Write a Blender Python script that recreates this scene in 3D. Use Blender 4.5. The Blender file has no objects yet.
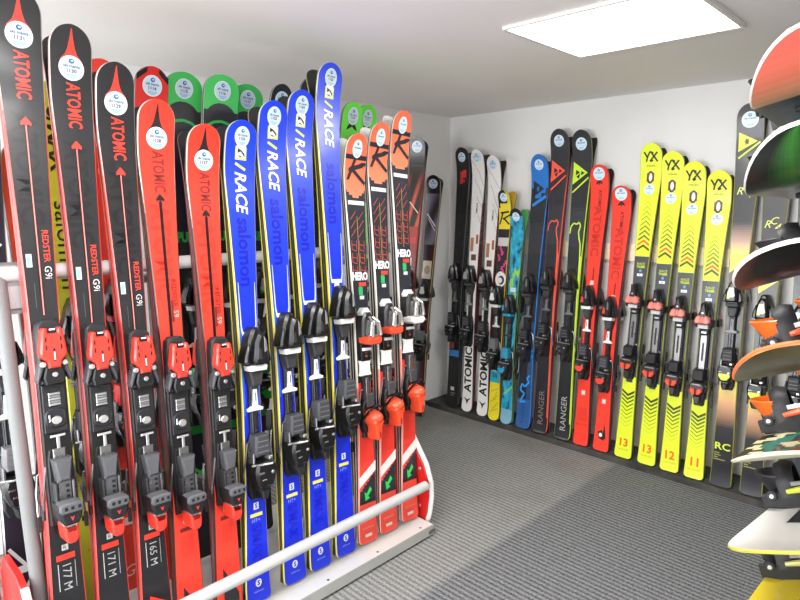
import bpy, math, random
from mathutils import Vector, Matrix, noise
random.seed(7)
sc = bpy.context.scene
COL = sc.collection
PI = math.pi

# ------------------------------------------------------------------ colour
def lin(c):
    return c/12.92 if c <= .04045 else ((c+.055)/1.055)**2.4
_hc = {}
def H(h):
    if isinstance(h, tuple): return h
    if h not in _hc:
        s = h.lstrip('#'); _hc[h] = tuple(lin(int(s[i:i+2], 16)/255) for i in (0, 2, 4))+(1.,)
    return _hc[h]
def mix(a, b, k):
    a, b = H(a), H(b); k = max(0, min(1, k))
    return tuple(a[i]+(b[i]-a[i])*k for i in range(3))+(1.,)

# ------------------------------------------------------------------ materials
def nodemat(name):
    m = bpy.data.materials.new(name); m.use_nodes = True
    nt = m.node_tree; b = nt.nodes['Principled BSDF']
    return m, nt, b
def vmat(name, rough, metal=0, coat=0, spec=.5, nscale=40, nvar=.1):
    m, nt, b = nodemat(name)
    a = nt.nodes.new('ShaderNodeAttribute'); a.attribute_name = 'Col'
    nt.links.new(a.outputs['Color'], b.inputs['Base Color'])
    tc = nt.nodes.new('ShaderNodeTexCoord'); n = nt.nodes.new('ShaderNodeTexNoise'); n.inputs['Scale'].default_value = nscale
    mr = nt.nodes.new('ShaderNodeMapRange'); mr.inputs['To Min'].default_value = max(.03, rough-nvar); mr.inputs['To Max'].default_value = rough+nvar
    nt.links.new(tc.outputs['Object'], n.inputs['Vector']); nt.links.new(n.outputs['Fac'], mr.inputs['Value'])
    nt.links.new(mr.outputs['Result'], b.inputs['Roughness'])
    b.inputs['Metallic'].default_value = metal; b.inputs['Coat Weight'].default_value = coat
    b.inputs['Coat Roughness'].default_value = .12; b.inputs['Specular IOR Level'].default_value = spec
    return m
GLOSS, SATIN, METAL = 0, 1, 2
MATS = [vmat('glossy_topsheet', .34, 0, .25), vmat('satin_plastic', .5, 0, 0, .45), vmat('brushed_metal', .3, .85, 0, .5)]

# ------------------------------------------------------------------ mesh builder
class MB:
    def __init__(s): s.v = []; s.f = []; s.c = []; s.m = []
    def face(s, pts, col, mat=SATIN):
        b = len(s.v); s.v.extend(tuple(p) for p in pts); s.f.append(tuple(range(b, b+len(pts)))); s.c.append(H(col)); s.m.append(mat)
    def grid(s, rows, colf, mat=SATIN, close=False, flip=False):
        b = len(s.v); n = len(rows[0])
        for r in rows: s.v.extend(tuple(p) for p in r)
        for i in range(len(rows)-1):
            for j in range(n if close else n-1):
                k = (j+1) % n
                q = (b+i*n+j, b+i*n+k, b+(i+1)*n+k, b+(i+1)*n+j)
                s.f.append(q[::-1] if flip else q)
                s.c.append(H(colf(i, j) if callable(colf) else colf)); s.m.append(mat)
    def prism(s, poly, y0, y1, col, bev=.003, mat=SATIN, top=None, back=False):
        # poly in (x, z), counter-clockwise seen from -y ; y1 < y0
        n = len(poly); cx = sum(p[0] for p in poly)/n; cz = sum(p[1] for p in poly)/n
        ins = []
        for i in range(n):
            a, b_, c_ = poly[i-1], poly[i], poly[(i+1) % n]
            e1 = Vector((b_[0]-a[0], b_[1]-a[1])); e2 = Vector((c_[0]-b_[0], c_[1]-b_[1]))
            n1 = Vector((-e1.y, e1.x)); n2 = Vector((-e2.y, e2.x))
            if n1.length > 1e-9: n1.normalize()
            if n2.length > 1e-9: n2.normalize()
            nn = n1+n2
            if nn.length < 1e-6: nn = n1
            nn.normalize(); k = bev/max(.45, nn.dot(n1) if n1.length > 0 else 1)
            ins.append((b_[0]+nn.x*k, b_[1]+nn.y*k))
        sg = -1 if y1 < y0 else 1
        r0 = [(p[0], y0, p[1]) for p in poly]; r1 = [(p[0], y1-sg*bev, p[1]) for p in poly]; r2 = [(p[0], y1, p[1]) for p in ins]
        s.grid([r0, r1, r2], col, mat, close=True)
        s.face(r2, top or col, mat)
        if back: s.face(r0[::-1], col, mat)
    def box(s, x0, x1, y0, y1, z0, z1, col, bev=.003, mat=SATIN, top=None, back=False):
        s.prism([(x0, z0), (x1, z0), (x1, z1), (x0, z1)], y0, y1, col, bev, mat, top, back)
    def rbox(s, x0, x1, y0, y1, z0, z1, r, col, bev=.003, mat=SATIN, top=None, n=4):
        s.prism(rrect(x0, x1, z0, z1, r, n), y0, y1, col, bev, mat, top)
    def disc(s, cx, cz, r, y0, y1, col, n=14, bev=.002, mat=SATIN, top=None):
        s.prism([(cx+r*math.cos(2*PI*i/n), cz+r*math.sin(2*PI*i/n)) for i in range(n)], y0, y1, col, bev, mat, top)
    def tube(s, path, r, col, n=8, mat=SATIN, cap=True):
        path = [Vector(p) for p in path]; rows = []
        for i, p in enumerate(path):
            t = (path[min(i+1, len(path)-1)]-path[max(i-1, 0)]).normalized()
            up = Vector((0, 0, 1)) if abs(t.z) < .9 else Vector((1, 0, 0))
            a = t.cross(up).normalized(); b = t.cross(a)
            rr = r[i] if isinstance(r, (list, tuple)) else r
            rows.append([p+(a*math.cos(2*PI*k/n)+b*math.sin(2*PI*k/n))*rr for k in range(n)])
        s.grid(rows, col, mat, close=True)
        if cap: s.face(rows[0][::-1], col, mat); s.face(rows[-1], col, mat)
    def cube(s, lo, hi, col, mat=SATIN, bev=.0):
        # axis aligned closed box in x,y,z
        x0, y0, z0 = lo; x1, y1, z1 = hi
        s.box(x0, x1, y1, y0, z0, z1, col, bev if bev else 1e-5, mat, back=True)
    def add(s, verts, faces, col, mat=SATIN):
        b = len(s.v); s.v.extend(verts)
        for f in faces: s.f.append(tuple(b+i for i in f)); s.c.append(H(col)); s.m.append(mat)
    def mesh(s, name, M=None, mats=None, ang=38):
        me = bpy.data.meshes.new(name)
        v = [M @ Vector(p) for p in s.v] if M else s.v
        me.from_pydata(v, [], s.f)
        for m in (mats or MATS): me.materials.append(m)
        me.polygons.foreach_set('material_index', s.m)
        at = me.color_attributes.new('Col', 'FLOAT_COLOR', 'CORNER')
        buf = []
        for f, c in zip(s.f, s.c): buf.extend(c*len(f))
        at.data.foreach_set('color', buf)
        me.polygons.foreach_set('use_smooth', [True]*len(s.f))
        me.update()
        try: me.set_sharp_from_angle(angle=math.radians(ang))
        except Exception: pass
        return me
    def obj(s, name, parent=None, M=None, mats=None, ang=38):
        return link(name, s.mesh(name, M, mats, ang), parent)
def link(name, me, parent=None, loc=None):
    o = bpy.data.objects.new(name, me); COL.objects.link(o)
    if parent: o.parent = parent
    if loc: o.location = loc
    return o
def rrect(x0, x1, z0, z1, r, n=4):
    out = []
    for cx, cz, a0 in ((x1-r, z0+r, -PI/2), (x1-r, z1-r, 0), (x0+r, z1-r, PI/2), (x0+r, z0+r, PI)):
        for i in range(n+1):
            a = a0+i/n*PI/2; out.append((cx+r*math.cos(a), cz+r*math.sin(a)))
    return out
def empty(name, M=None):
    o = bpy.data.objects.new(name, None); COL.objects.link(o); o.empty_display_size = .05
    if M: o.matrix_world = M
    return o
def tag(o, label, cat, group=None):
    o['label'] = label; o['category'] = cat
    if group: o['group'] = group
    return o
def struct(o):
    o['kind'] = 'structure'; return o

# ------------------------------------------------------------------ lettering
_tc = {}
def glyphs(body, bold=0., shear=0.):
    k = (body, bold, shear)
    if k not in _tc:
        cu = bpy.data.curves.new('lettering', 'FONT'); cu.body = body; cu.size = 1; cu.resolution_u = 2; cu.offset = bold; cu.shear = shear
        cu.dimensions = '2D'; cu.fill_mode = 'FRONT'
        ob = bpy.data.objects.new('lettering', cu); COL.objects.link(ob)
        me = bpy.data.meshes.new_from_object(ob.evaluated_get(bpy.context.evaluated_depsgraph_get()))
        vs = [(v.co.x, v.co.y) for v in me.vertices]; fs = []
        for p in me.polygons:
            idx = list(p.vertices); ar = 0
            for i in range(len(idx)):
                a, b = vs[idx[i-1]], vs[idx[i]]; ar += a[0]*b[1]-b[0]*a[1]
            fs.append(tuple(idx if ar > 0 else idx[::-1]))
        bpy.data.objects.remove(ob); bpy.data.meshes.remove(me); bpy.data.curves.remove(cu)
        x0 = min(v[0] for v in vs); x1 = max(v[0] for v in vs); y0 = min(v[1] for v in vs); y1 = max(v[1] for v in vs)
        hh = y1-y0
        _tc[k] = ([((v[0]-x0)/hh, (v[1]-y0)/hh) for v in vs], fs, (x1-x0)/hh)
    return _tc[k]

# ------------------------------------------------------------------ a ski's surface
class Ski:
    """local frame: x right seen from the front, z up along the ski from the tail, front face towards -y"""
    def __init__(s, L, w, rise=.045, th=.018, tipR=.075, side='#333333', side2='#16161a', edge='#9a9a98', base='#1c1c1e', top=None, tailr=.02, tailrise=.006, res=1):
        s.L = L; s.w = w; s.rise = rise; s.th0 = th; s.tipR = tipR; s.side = side; s.side2 = side2; s.edge = edge; s.base = base
        s.topc = top; s.tailr = tailr; s.tailrise = tailrise; s.res = res; s.mb = MB()
    def hw(s, d):
        u = d/s.L
        a, b, c = s.w
        if u < .1: w = a
        elif u < .58:
            k = (u-.1)/.48; w = b+(a-b)*(1-k)**1.6 if k < 1 else b
            w = a+(b-a)*(1-(1-k)**1.75)
        else:
            k = (u-.58)/.42; w = b+(c-b)*k**1.7
        h = w/2
        if d < s.tipR: h *= max(0, 1-(1-d/s.tipR)**2.3)**.5
        e = s.L-d
        if e < s.tailr: h -= s.tailr*(1-math.sqrt(max(0, 1-(1-e/s.tailr)**2)))
        return max(h, .004)
    def curve(s, d):
        d0 = .13*s.L; e = s.L-d; e0 = .05*s.L
        c = 0
        if d < d0: c -= s.rise*((d0-d)/d0)**2
        if e < e0: c -= s.tailrise*((e0-e)/e0)**2
        return c
    def th(s, d):
        u = d/s.L
        return .0075+(s.th0-.0075)*min(1, u/.4)*min(1, (1-u)/.3+.15) if u > 0 else .0075
    def yf(s, d): return s.curve(d)-s.th(d)
    def P(s, d, x, lay=0): return (x, s.yf(d)-.0006*lay, s.L-d)
    def stations(s):
        L = s.L; st = [0]+[s.tipR*(1-math.cos(i/9*PI/2)) for i in range(1, 10)]
        n = 52 if s.res == 1 else 150
        st += [s.tipR+(L-s.tailr-s.tipR)*i/n for i in range(1, n+1)]
        st += [L-s.tailr*(1-math.sin(i/4*PI/2)) for i in range(1, 5)]
        return st
    def body(s):
        st = s.stations(); NX = 8 if s.res == 1 else 18; mb = s.mb
        rows = []
        for d in st:
            h = s.hw(d); hi = max(.001, h-.0028); y = s.yf(d); yb = s.curve(d); z = s.L-d; ym = (y+yb)/2
            r = [(-h, yb, z), (-h, yb-.0022, z), (-h, ym, z), (-h, y+.0025, z)]
            r += [(-hi+2*hi*j/NX, y, z) for j in range(NX+1)]
            r += [(h, y+.0025, z), (h, ym, z), (h, yb-.0022, z), (h, yb, z)]
            rows.append(r)
        def cf(i, j):
            d = (st[i]+st[i+1])/2
            if j in (0, NX+7): return '#6e6f72'
            if j in (1, NX+6): return s.side2(d) if callable(s.side2) else s.side2
            if j in (2, NX+5): return s.side(d) if callable(s.side) else s.side
            if j in (3, NX+4): return s.edge if d < .22 else mix(s.edge, s.side(d) if callable(s.side) else s.side, (d-.22)/.12)
            if j == NX+8: return s.base
            t = (j-4+.5)/NX*2-1
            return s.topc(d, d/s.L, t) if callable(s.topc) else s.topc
        # close round the back with the base (flip so that normals point out)
        mb.grid(rows, cf, GLOSS, close=True, flip=True)
        mb.face([p for p in rows[0]][::-1], '#77777a', SATIN); mb.face([p for p in rows[-1]], s.edge, SATIN)
    def strip(s, pts, col, lay=1, step=.02, mat=GLOSS, clip=True, mb=None):
        """pts: (d, xl, xr) down the ski; a filled band between xl and xr"""
        mb = mb or s.mb; rows = []
        for (d0, a0, b0), (d1, a1, b1) in zip(pts, pts[1:]):
            n = max(1, int((d1-d0)/step)); last = (d1, a1, b1) == pts[-1]
            for i in range(n+1 if last else n):
                k = i/n; d = d0+(d1-d0)*k; a = a0+(a1-a0)*k; b = b0+(b1-b0)*k
                if clip:
                    lim = s.hw(min(max(d, .001), s.L-.001))-.003; a = max(-lim, min(lim, a)); b = max(-lim, min(lim, b))
                rows.append([s.P(d, a, lay), s.P(d, b, lay)])
        mb.grid(rows, col, mat, flip=True)
    def rect(s, d0, d1, x0, x1, col, lay=1, **k): s.strip([(d0, x0, x1), (d1, x0, x1)], col, lay, **k)
    def ell(s, d, x, rd, rx, col, lay=1, n=10, mb=None):
        s.strip([(d-rd*math.cos(PI*i/n), x-rx*math.sin(PI*i/n), x+rx*math.sin(PI*i/n)) for i in range(n+1)], col, lay, step=1, mb=mb, clip=False)
    def bar(s, d0, x0, d1, x1, w, col, lay=1):
        """straight stroke of width w from (d0,x0) to (d1,x1)"""
        dx, dd = x1-x0, d1-d0; l = math.hypot(dx, dd) or 1; nx, nd = dd/l*w/2, -dx/l*w/2
        q = [(d0+nd, x0+nx), (d0-nd, x0-nx), (d1-nd, x1-nx), (d1+nd, x1+nx)]
        s.poly(q, col, lay)
    def poly(s, q, col, lay=1, mb=None):
        ar = 0
        for i in range(len(q)):
            a, b = q[i-1], q[i]; ar += a[1]*(-b[0])-b[1]*(-a[0])
        if ar < 0: q = q[::-1]
        (mb or s.mb).face([s.P(d, x, lay) for d, x in q], col, GLOSS)
    def text(s, body, d, x, h, mode, col, lay=2, bold=.0, stretch=1., shear=0., center=False, mb=None):
        vs, fs, wd = glyphs(body, bold, shear); out = []
        for a, b in vs:
            a = (a-(wd/2 if center else 0))*h*stretch; b = (b-.5)*h
            if mode == 'h': D, X = d-b, x+a
            elif mode == 'down': D, X = d+a, x+b
            else: D, X = d-a, x-b
            D = min(max(D, 0), s.L)
            out.append(s.P(D, X, lay))
        (mb or s.mb).add(out, fs, col, GLOSS)
        return wd*h*stretch
    def sticker(s, d, r, num, name='ski mania', oval=1., pale='#cfe6f5', rim='#f4f8fb'):
        mb = MB(); lay = 4
        s.ell(d, 0, r*oval, r, rim, lay, 14, mb=mb); s.ell(d, 0, r*oval*.93, r*.93, pale, lay+1, 14, mb=mb)
        s.ell(d-r*oval*.55, 0, r*.2, r*.22, '#2a5fa8', lay+2, 8, mb=mb); s.ell(d-r*oval*.57, .001, r*.08, r*.12, pale, lay+3, 6, mb=mb)
        s.text(name, d-r*.17, 0, r*.26, 'h', '#31507c', lay+2, .02, 1., 0, True, mb)
        if num: s.text(num, d+r*.22, 0, r*.33, 'h', '#7d3540', lay+2, .03, 1, 0, True, mb)
        for k, ww in ((.52, .5), (.64, .42), (.76, .26)):
            s.strip([(d+r*oval*k, -r*ww, r*ww), (d+r*oval*k+r*.06, -r*ww, r*ww)], '#7fb2dc', lay+2, mb=mb, clip=False)
        return mb

# ------------------------------------------------------------------ bindings (origin on the topsheet, z along the ski, -y away from it)
BLK, DK, GR, LG, SIL, WHT = '#131315', '#222225', '#47484c', '#8c8d90', '#c9cacc', '#efefee'
def sym(h): return [(x, z) for x, z in h]+[(-x, z) for x, z in h[::-1]]    # h from bottom to top on the right side
def brakes(col=BLK, zc=-.17, tip='#2a2a2e', w=0.):
    out = []
    for sx0 in (-1, 1):
        sx = sx0*(.80+w)
        m = MB(); m.tube([(sx*.030, -.012, zc+.06), (sx*.046, -.012, zc+.05), (sx*.054, -.008, zc-.01), (sx*.057, .0, zc-.05), (sx*.058, .006, zc-.085)], .0034, '#8f9094', 6, METAL)
        m.box(sx*.058-.005, sx*.058+.005, .015, .003, zc-.115, zc-.07, tip, .003, back=True)
        out.append(('brake_arm', m, []))
    return out
def bind_race(cov='#ee3a2c', lever='#ee3a2c'):
    P = []
    m = MB(); m.prism(sym([(.031, -.30), (.034, -.2), (.034, .16), (.030, .20)]), 0, -.016, BLK, .003)
    m.box(-.028, .028, -.016, -.022, -.02, .125, DK, .002)
    for k in range(5): m.box(-.014, .014, -.022, -.0265, .062+k*.008, .0685+k*.008, SIL if k % 2 == 0 else '#a8a9a8', .001, METAL)
    m.rbox(-.026, .026, -.02, -.028, -.005, .055, .02, DK, .003); m.disc(0, .018, .0125, -.028, -.033, '#d6d6d4', 14, .002, METAL); m.box(-.018, -.014, -.028, -.03, .015, .036, SIL, .001, METAL)
    m.box(-.018, .018, -.022, -.027, -.033, -.026, WHT, .001, METAL); m.box(-.004, .004, -.022, -.027, -.068, -.03, SIL, .001, METAL)
    m.box(-.015, .015, -.018, -.026, -.125, -.068, '#8a8a88', .002, METAL)
    P.append(('binding_plate', m, []))
    t = MB(); t.prism(sym([(.030, .13), (.037, .17), (.037, .27), (.032, .305), (.018, .318)]), 0, -.034, '#28282b', .006)
    t.prism(sym([(.024, .128), (.030, .15), (.02, .19), (.012, .2)]), -.016, -.05, BLK, .004); t.disc(0, .158, .0075, -.05, -.054, SIL, 12, .001, METAL)
    cv = MB(); cv.prism(sym([(.0, .178), (.016, .178), (.019, .198), (.034, .212), (.036, .225), (.028, .290), (.022, .297), (.013, .295), (.012, .281)]), -.03, -.060, cov, .005, GLOSS)
    cv.prism(sym([(.0, .268), (.012, .268), (.012, .286), (.010, .296)]), -.03, -.056, BLK, .003); cv.box(-.008, .008, -.056, -.0585, .289, .294, WHT, .001)
    for sx in (-1, 1):
        for z in (.232, .256): cv.box(sx*.02-.0025, sx*.02+.0025, -.0598, -.0606, z, z+.014, '#3a1210', .0003)
    cv.box(-.003, .003, -.0598, -.0612, .198, .236, '#3a1210', .0005); cv.box(-.0016, .0016, -.061, -.0625, .202, .226, WHT, .0004)
    ws = []
    for sx in (-1, 1):
        w = MB(); q = [(sx*.018, .195), (sx*.034, .202), (sx*.048, .145), (sx*.043, .134), (sx*.03, .165)]
        w.prism(q[::-1] if sx > 0 else q, -.016, -.046, '#4a4b50', .004); w.disc(sx*.029, .19, .0085, -.046, -.053, '#d9d9d8', 12, .002, METAL)
        ws.append(('toe_wing', w))
    P.append(('toe_piece', t, [('toe_cover', cv)]+ws))
    h = MB(); h.prism(sym([(.022, -.30), (.036, -.27), (.036, -.1), (.03, -.07)]), 0, -.02, '#18181a', .004)
    h.prism(sym([(.022, -.225), (.022, -.16)]), -.02, -.046, '#77787b', .003, METAL)
    for k in range(3): h.box(.003, .014, -.046, -.0475, -.215+k*.016, -.207+k*.016, BLK, .0005)
    h.box(.023, .031, -.02, -.05, -.235, -.165, '#8b8c90', .002, METAL); h.box(-.031, -.023, -.02, -.05, -.235, -.165, '#333337', .002)
    h.prism(sym([(.022, -.286), (.033, -.268), (.038, -.238), (.037, -.224), (.026, -.222)]), -.02, -.088, '#1a1a1d', .008)
    h.prism(sym([(.030, -.248), (.0375, -.240), (.036, -.222), (.024, -.218)]), -.05, -.093, '#5c5d61', .004)
    for x in (-.024, -.004, .018): h.box(x, x+.01, -.0925, -.0935, -.238, -.228, BLK, .0003)
    h.face([(-.007, -.0885, -.258), (0, -.0885, -.272), (.007, -.0885, -.258), (0, -.0885, -.262)], cov, GLOSS)
    pd = MB(); pd.prism(sym([(.02, -.165), (.03, -.095)]), -.02, -.052, '#4c4d51', .005); pd.prism(sym([(.016, -.16), (.026, -.1)]), -.05, -.054, '#58595d', .003)
    lv = MB(); lv.prism(sym([(.02, -.312), (.026, -.275)]), -.03, -.074, SIL, .004, METAL)
    lv.prism(sym([(.008, -.345), (.018, -.338), (.022, -.325), (.024, -.288), (.014, -.288), (.008, -.302), (0, -.302)]), -.02, -.078, lever, .006, GLOSS)
    P.append(('heel_piece', h, [('heel_pedal', pd), ('heel_lever', lv)]))
    return P+brakes()
def bind_gloss(band=WHT, body='#141416', acc=None, link_='#f0f0ee', pedal='#46474b', toe2=None):
    """glossy black binding with a white band under the toe and a white wrench-shaped link"""
    P = []
    m = MB(); m.prism(sym([(.022, -.33), (.030, -.3), (.030, -.12), (.016, -.08), (.016, .09), (.026, .135), (.03, .2)]), 0, -.014, BLK, .003)
    m.box(-.012, .012, -.014, -.019, -.1, .09, GR, .002, METAL); m.box(-.003, .003, -.019, -.0205, -.1, .09, DK, .0005)
    m.prism(sym([(.009, .022), (.014, .09), (.016, .12), (.01, .125)]), -.014, -.022, '#3a3a3e', .002)
    m.prism(sym([(.028, .002), (.030, .012), (.010, .022), (.0075, .085)]), -.014, -.026, link_, .003); m.box(-.0018, .0018, -.026, -.0267, .04, .072, DK, .0003)
    P.append(('binding_plate', m, []))
    t = MB(); t.prism(sym([(.028, .17), (.036, .19), (.037, .235), (.026, .285), (.014, .315), (.006, .322)]), 0, -.05, body, .009, GLOSS)
    t.prism(sym([(.024, .185), (.030, .2), (.022, .27), (.009, .3)]), -.04, -.082, body, .010, GLOSS)
    t.prism([(.006, .23), (.018, .235), (.014, .275), (.006, .29)], -.08, -.084, '#77777a', .0015, GLOSS); t.prism([(-.02, .205), (-.004, .205), (-.006, .24), (-.017, .25)], -.08, -.0835, acc or '#3a3a3d', .001, GLOSS)
    if toe2: t.prism(sym([(.012, .212), (.02, .222), (.012, .27)]), -.08, -.0845, toe2, .002, GLOSS)
    ws = []
    for sx in (-1, 1):
        w = MB(); q = [(sx*.026, .178), (sx*.05, .192), (sx*.048, .215), (sx*.034, .262), (sx*.028, .25)]
        w.prism(q if sx > 0 else q[::-1], -.008, -.056, body, .006, GLOSS); ws.append(('toe_wing', w))
    b = MB(); b.prism(sym([(.029, .158), (.033, .176), (.028, .18)]), -.012, -.058, band, .003)
    b2 = MB(); b2.prism(sym([(.016, .1), (.026, .155)]), -.012, -.042, '#38383b', .004)
    P.append(('toe_piece', t, ws+[('toe_band', b), ('toe_pad', b2)]))
    h = MB(); h.prism(sym([(.024, -.335), (.033, -.31), (.034, -.14), (.024, -.12)]), 0, -.022, body, .004)
    h.prism(sym([(.026, -.28), (.036, -.25), (.040, -.215), (.034, -.19), (.02, -.185)]), -.02, -.078, body, .009, GLOSS)
    h.prism(sym([(.016, -.3), (.022, -.27)]), -.02, -.06, '#333338', .004, GLOSS); h.tube([(-.04, -.05, -.195), (-.02, -.082, -.188), (.014, -.086, -.19), (.044, -.055, -.197)], .004, SIL, 6, METAL)
    h.disc(.02, -.225, .006, -.076, -.081, SIL, 10, .001, METAL); h.box(-.03, -.012, -.05, -.0805, -.226, -.219, LG, .001, METAL); h.disc(-.002, -.315, .004, -.022, -.025, SIL, 8, .001, METAL)
    h.box(.016, .03, -.04, -.066, -.18, -.168, SIL, .002, METAL); h.box(-.034, -.026, -.02, -.05, -.2, -.15, '#8f9094', .002, METAL); h.disc(.024, -.262, .005, -.05, -.064, SIL, 8, .001, METAL); h.box(-.02, -.004, -.076, -.0795, -.252, -.246, '#9a9b9e', .001, METAL)  # silver bars and discs: partly hardware, partly glints shaped into the heel
    if acc: h.prism(sym([(.012, -.27), (.03, -.245), (.026, -.232)]), -.07, -.083, acc, .002, GLOSS)
    pd = MB(); pd.prism(sym([(.024, -.165), (.030, -.15), (.026, -.085)]), -.02, -.06, pedal, .006)
    for k in range(3): pd.box(-.02, .02, -.0595, -.0615, -.15+k*.02, -.146+k*.02, '#6d6e72', .0006)
    lv = MB(); lv.prism(sym([(.010, -.328), (.016, -.29)]), -.022, -.066, DK, .005)
    P.append(('heel_piece', h, [('heel_pedal', pd), ('heel_lever', lv)]))
    return P+brakes()
def bind_pivot(org='#f0502e', toeband='#f0502e'):
    """chrome toe cage with an orange band and a round orange heel"""
    P = []
    m = MB(); m.prism(sym([(.024, -.26), (.026, -.1), (.016, -.06), (.018, .0), (.022, .02)]), 0, -.016, '#2a2b2e', .003); m.prism(sym([(.024, .085), (.026, .15), (.03, .2)]), 0, -.018, BLK, .003)
    m.box(-.009, .009, -.016, -.021, -.06, .01, LG, .002, METAL); m.disc(0, .108, .006, -.018, -.022, '#9a4a3a', 10, .001); m.box(-.008, .008, -.018, -.022, .118, .13, '#39393c', .001)
    m.prism(sym([(.03, .02), (.024, .035), (.023, .07), (.029, .088)]), 0, -.014, '#fbf3ee', .002)
    P.append(('binding_plate', m, []))
    t = MB(); t.prism(sym([(.028, .165), (.034, .2), (.03, .27), (.016, .305)]), 0, -.04, '#29292c', .007, GLOSS)
    for sx in (-1, 1):
        t.tube([(sx*.026, -.05, .19), (sx*.026, -.08, .205), (sx*.017, -.078, .262), (sx*.008, -.055, .285)], .006, '#dcdcda', 8, METAL)
    t.prism(sym([(.014, .195), (.017, .215), (.007, .27)]), -.04, -.078, '#bdbebd', .005, METAL); t.box(-.004, .004, -.0775, -.0795, .208, .25, DK, .0005)
    t.prism(sym([(.02, .285), (.024, .305), (.01, .325)]), 0, -.03, '#e9e9e6', .004)
    bd = MB(); bd.prism(sym([(.024, .163), (.036, .172), (.038, .192), (.026, .2), (.012, .194)]), -.02, -.078, toeband, .006, GLOSS)
    b2 = MB(); b2.box(-.021, .021, -.016, -.03, .133, .146, WHT, .002)
    P.append(('toe_piece', t, [('toe_cover', bd), ('toe_band', b2)]))
    h = MB(); h.prism(sym([(.026, -.235), (.036, -.2), (.036, -.11), (.024, -.085)]), 0, -.03, BLK, .006)
    h.prism(sym([(.02, -.12), (.022, -.06)]), -.016, -.036, '#48494d', .004); h.tube([(-.04, -.03, -.17), (-.036, -.06, -.13), (0, -.075, -.105), (.036, -.06, -.13), (.04, -.03, -.17)], .005, '#333337', 6, METAL)
    d = MB(); rows = []
    for i in range(7):
        a = i/6*PI/2; rows.append([(.036*math.cos(a)*math.cos(2*PI*k/14), -.03-.062*math.sin(a), -.165+.036*math.cos(a)*math.sin(2*PI*k/14)) for k in range(14)])
    d.grid(rows, org, GLOSS, close=True)
    lv = MB(); lv.prism(sym([(.008, -.262), (.015, -.252), (.017, -.205), (.03, -.185), (.02, -.17)]), -.024, -.082, org, .007, GLOSS); lv.box(-.004, .004, -.0815, -.083, -.25, -.225, '#a02c14', .0006)
    P.append(('heel_piece', h, [('heel_turntable', d), ('heel_lever', lv)]))
    return P+brakes(zc=-.1)
def bind_channel(jaw='#f08478', heel='#ee4a30'):
    """black toe with salmon jaws over a grey channel plate"""
    P = []
    m = MB(); m.prism(sym([(.026, -.31), (.03, -.2), (.026, -.1), (.026, .14), (.03, .19)]), 0, -.014, BLK, .003)
    m.prism(sym([(.017, -.1), (.019, .08), (.017, .118)]), -.014, -.024, '#98989a', .003, METAL); m.rbox(-.005, .005, -.024, -.0248, -.04, .07, .004, DK, .0003)
    m.prism(sym([(.02, .12), (.026, .155)]), -.012, -.03, DK, .003); m.box(-.013, .013, -.03, -.033, .128, .14, SIL, .001, METAL)
    P.append(('binding_plate', m, []))
    t = MB(); t.prism(sym([(.03, .175), (.04, .2), (.036, .24), (.016, .31), (.008, .318)]), 0, -.05, '#1a1a1d', .007, GLOSS)
    t.prism(sym([(.02, .225), (.024, .235), (.006, .31)]), -.04, -.076, '#212124', .006, GLOSS); t.disc(0, .252, .006, -.075, -.079, SIL, 10, .001, METAL)
    for sx in (-1, 1): t.box(sx*.016-.003, sx*.016+.003, -.04, -.066, .25, .31, '#141416', .002)
    j = MB()
    for sx in (-1, 1):
        q = [(sx*.004, .19), (sx*.034, .187), (sx*.044, .2), (sx*.034, .228), (sx*.02, .238), (sx*.006, .226)]
        j.prism(q if sx > 0 else q[::-1], -.02, -.086, jaw, .007, GLOSS)
    j.prism([(-.006, .196), (.006, .196), (.005, .232), (-.005, .232)], -.04, -.08, jaw, .003, GLOSS)
    ws = []
    for sx in (-1, 1):
        w = MB(); q = [(sx*.034, .165), (sx*.05, .172), (sx*.05, .21), (sx*.036, .22)]; w.prism(q if sx > 0 else q[::-1], -.005, -.06, '#18181b', .004); ws.append(('toe_wing', w))
    b = MB(); b.prism(sym([(.028, .158), (.032, .178), (.027, .182)]), -.012, -.06, '#c9cac9', .003)
    P.append(('toe_piece', t, [('toe_jaw', j)]+ws+[('toe_band', b)]))
    h = MB(); h.prism(sym([(.022, -.315), (.03, -.27), (.034, -.14)]), 0, -.024, '#1a1a1d', .004)
    h.prism(sym([(.024, -.24), (.04, -.215), (.042, -.19), (.03, -.165)]), -.02, -.07, '#202024', .007, GLOSS); h.tube([(-.044, -.05, -.185), (-.02, -.075, -.18), (.02, -.075, -.18), (.044, -.05, -.185)], .0045, SIL, 6, METAL)
    h.prism(sym([(.014, -.3), (.019, -.25)]), -.02, -.056, '#2c2c30', .005, GLOSS)
    pd = MB(); pd.rbox(-.03, .03, -.02, -.064, -.158, -.09, .012, '#18181b', .006)
    lv = MB()
    for sx in (-1, 1):
        q = [(sx*.004, -.24), (sx*.02, -.238), (sx*.034, -.215), (sx*.028, -.2), (sx*.006, -.206)]; lv.prism(q if sx > 0 else q[::-1], -.06, -.084, heel, .004, GLOSS)
    P.append(('heel_piece', h, [('heel_pedal', pd), ('heel_lever', lv)]))
    return P+brakes(zc=-.14)
MBRAKE = None
def finish(P): return [(n, m.mesh(n), [(sn, sm.mesh(sn)) for sn, sm in sub]) for n, m, sub in P]
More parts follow.
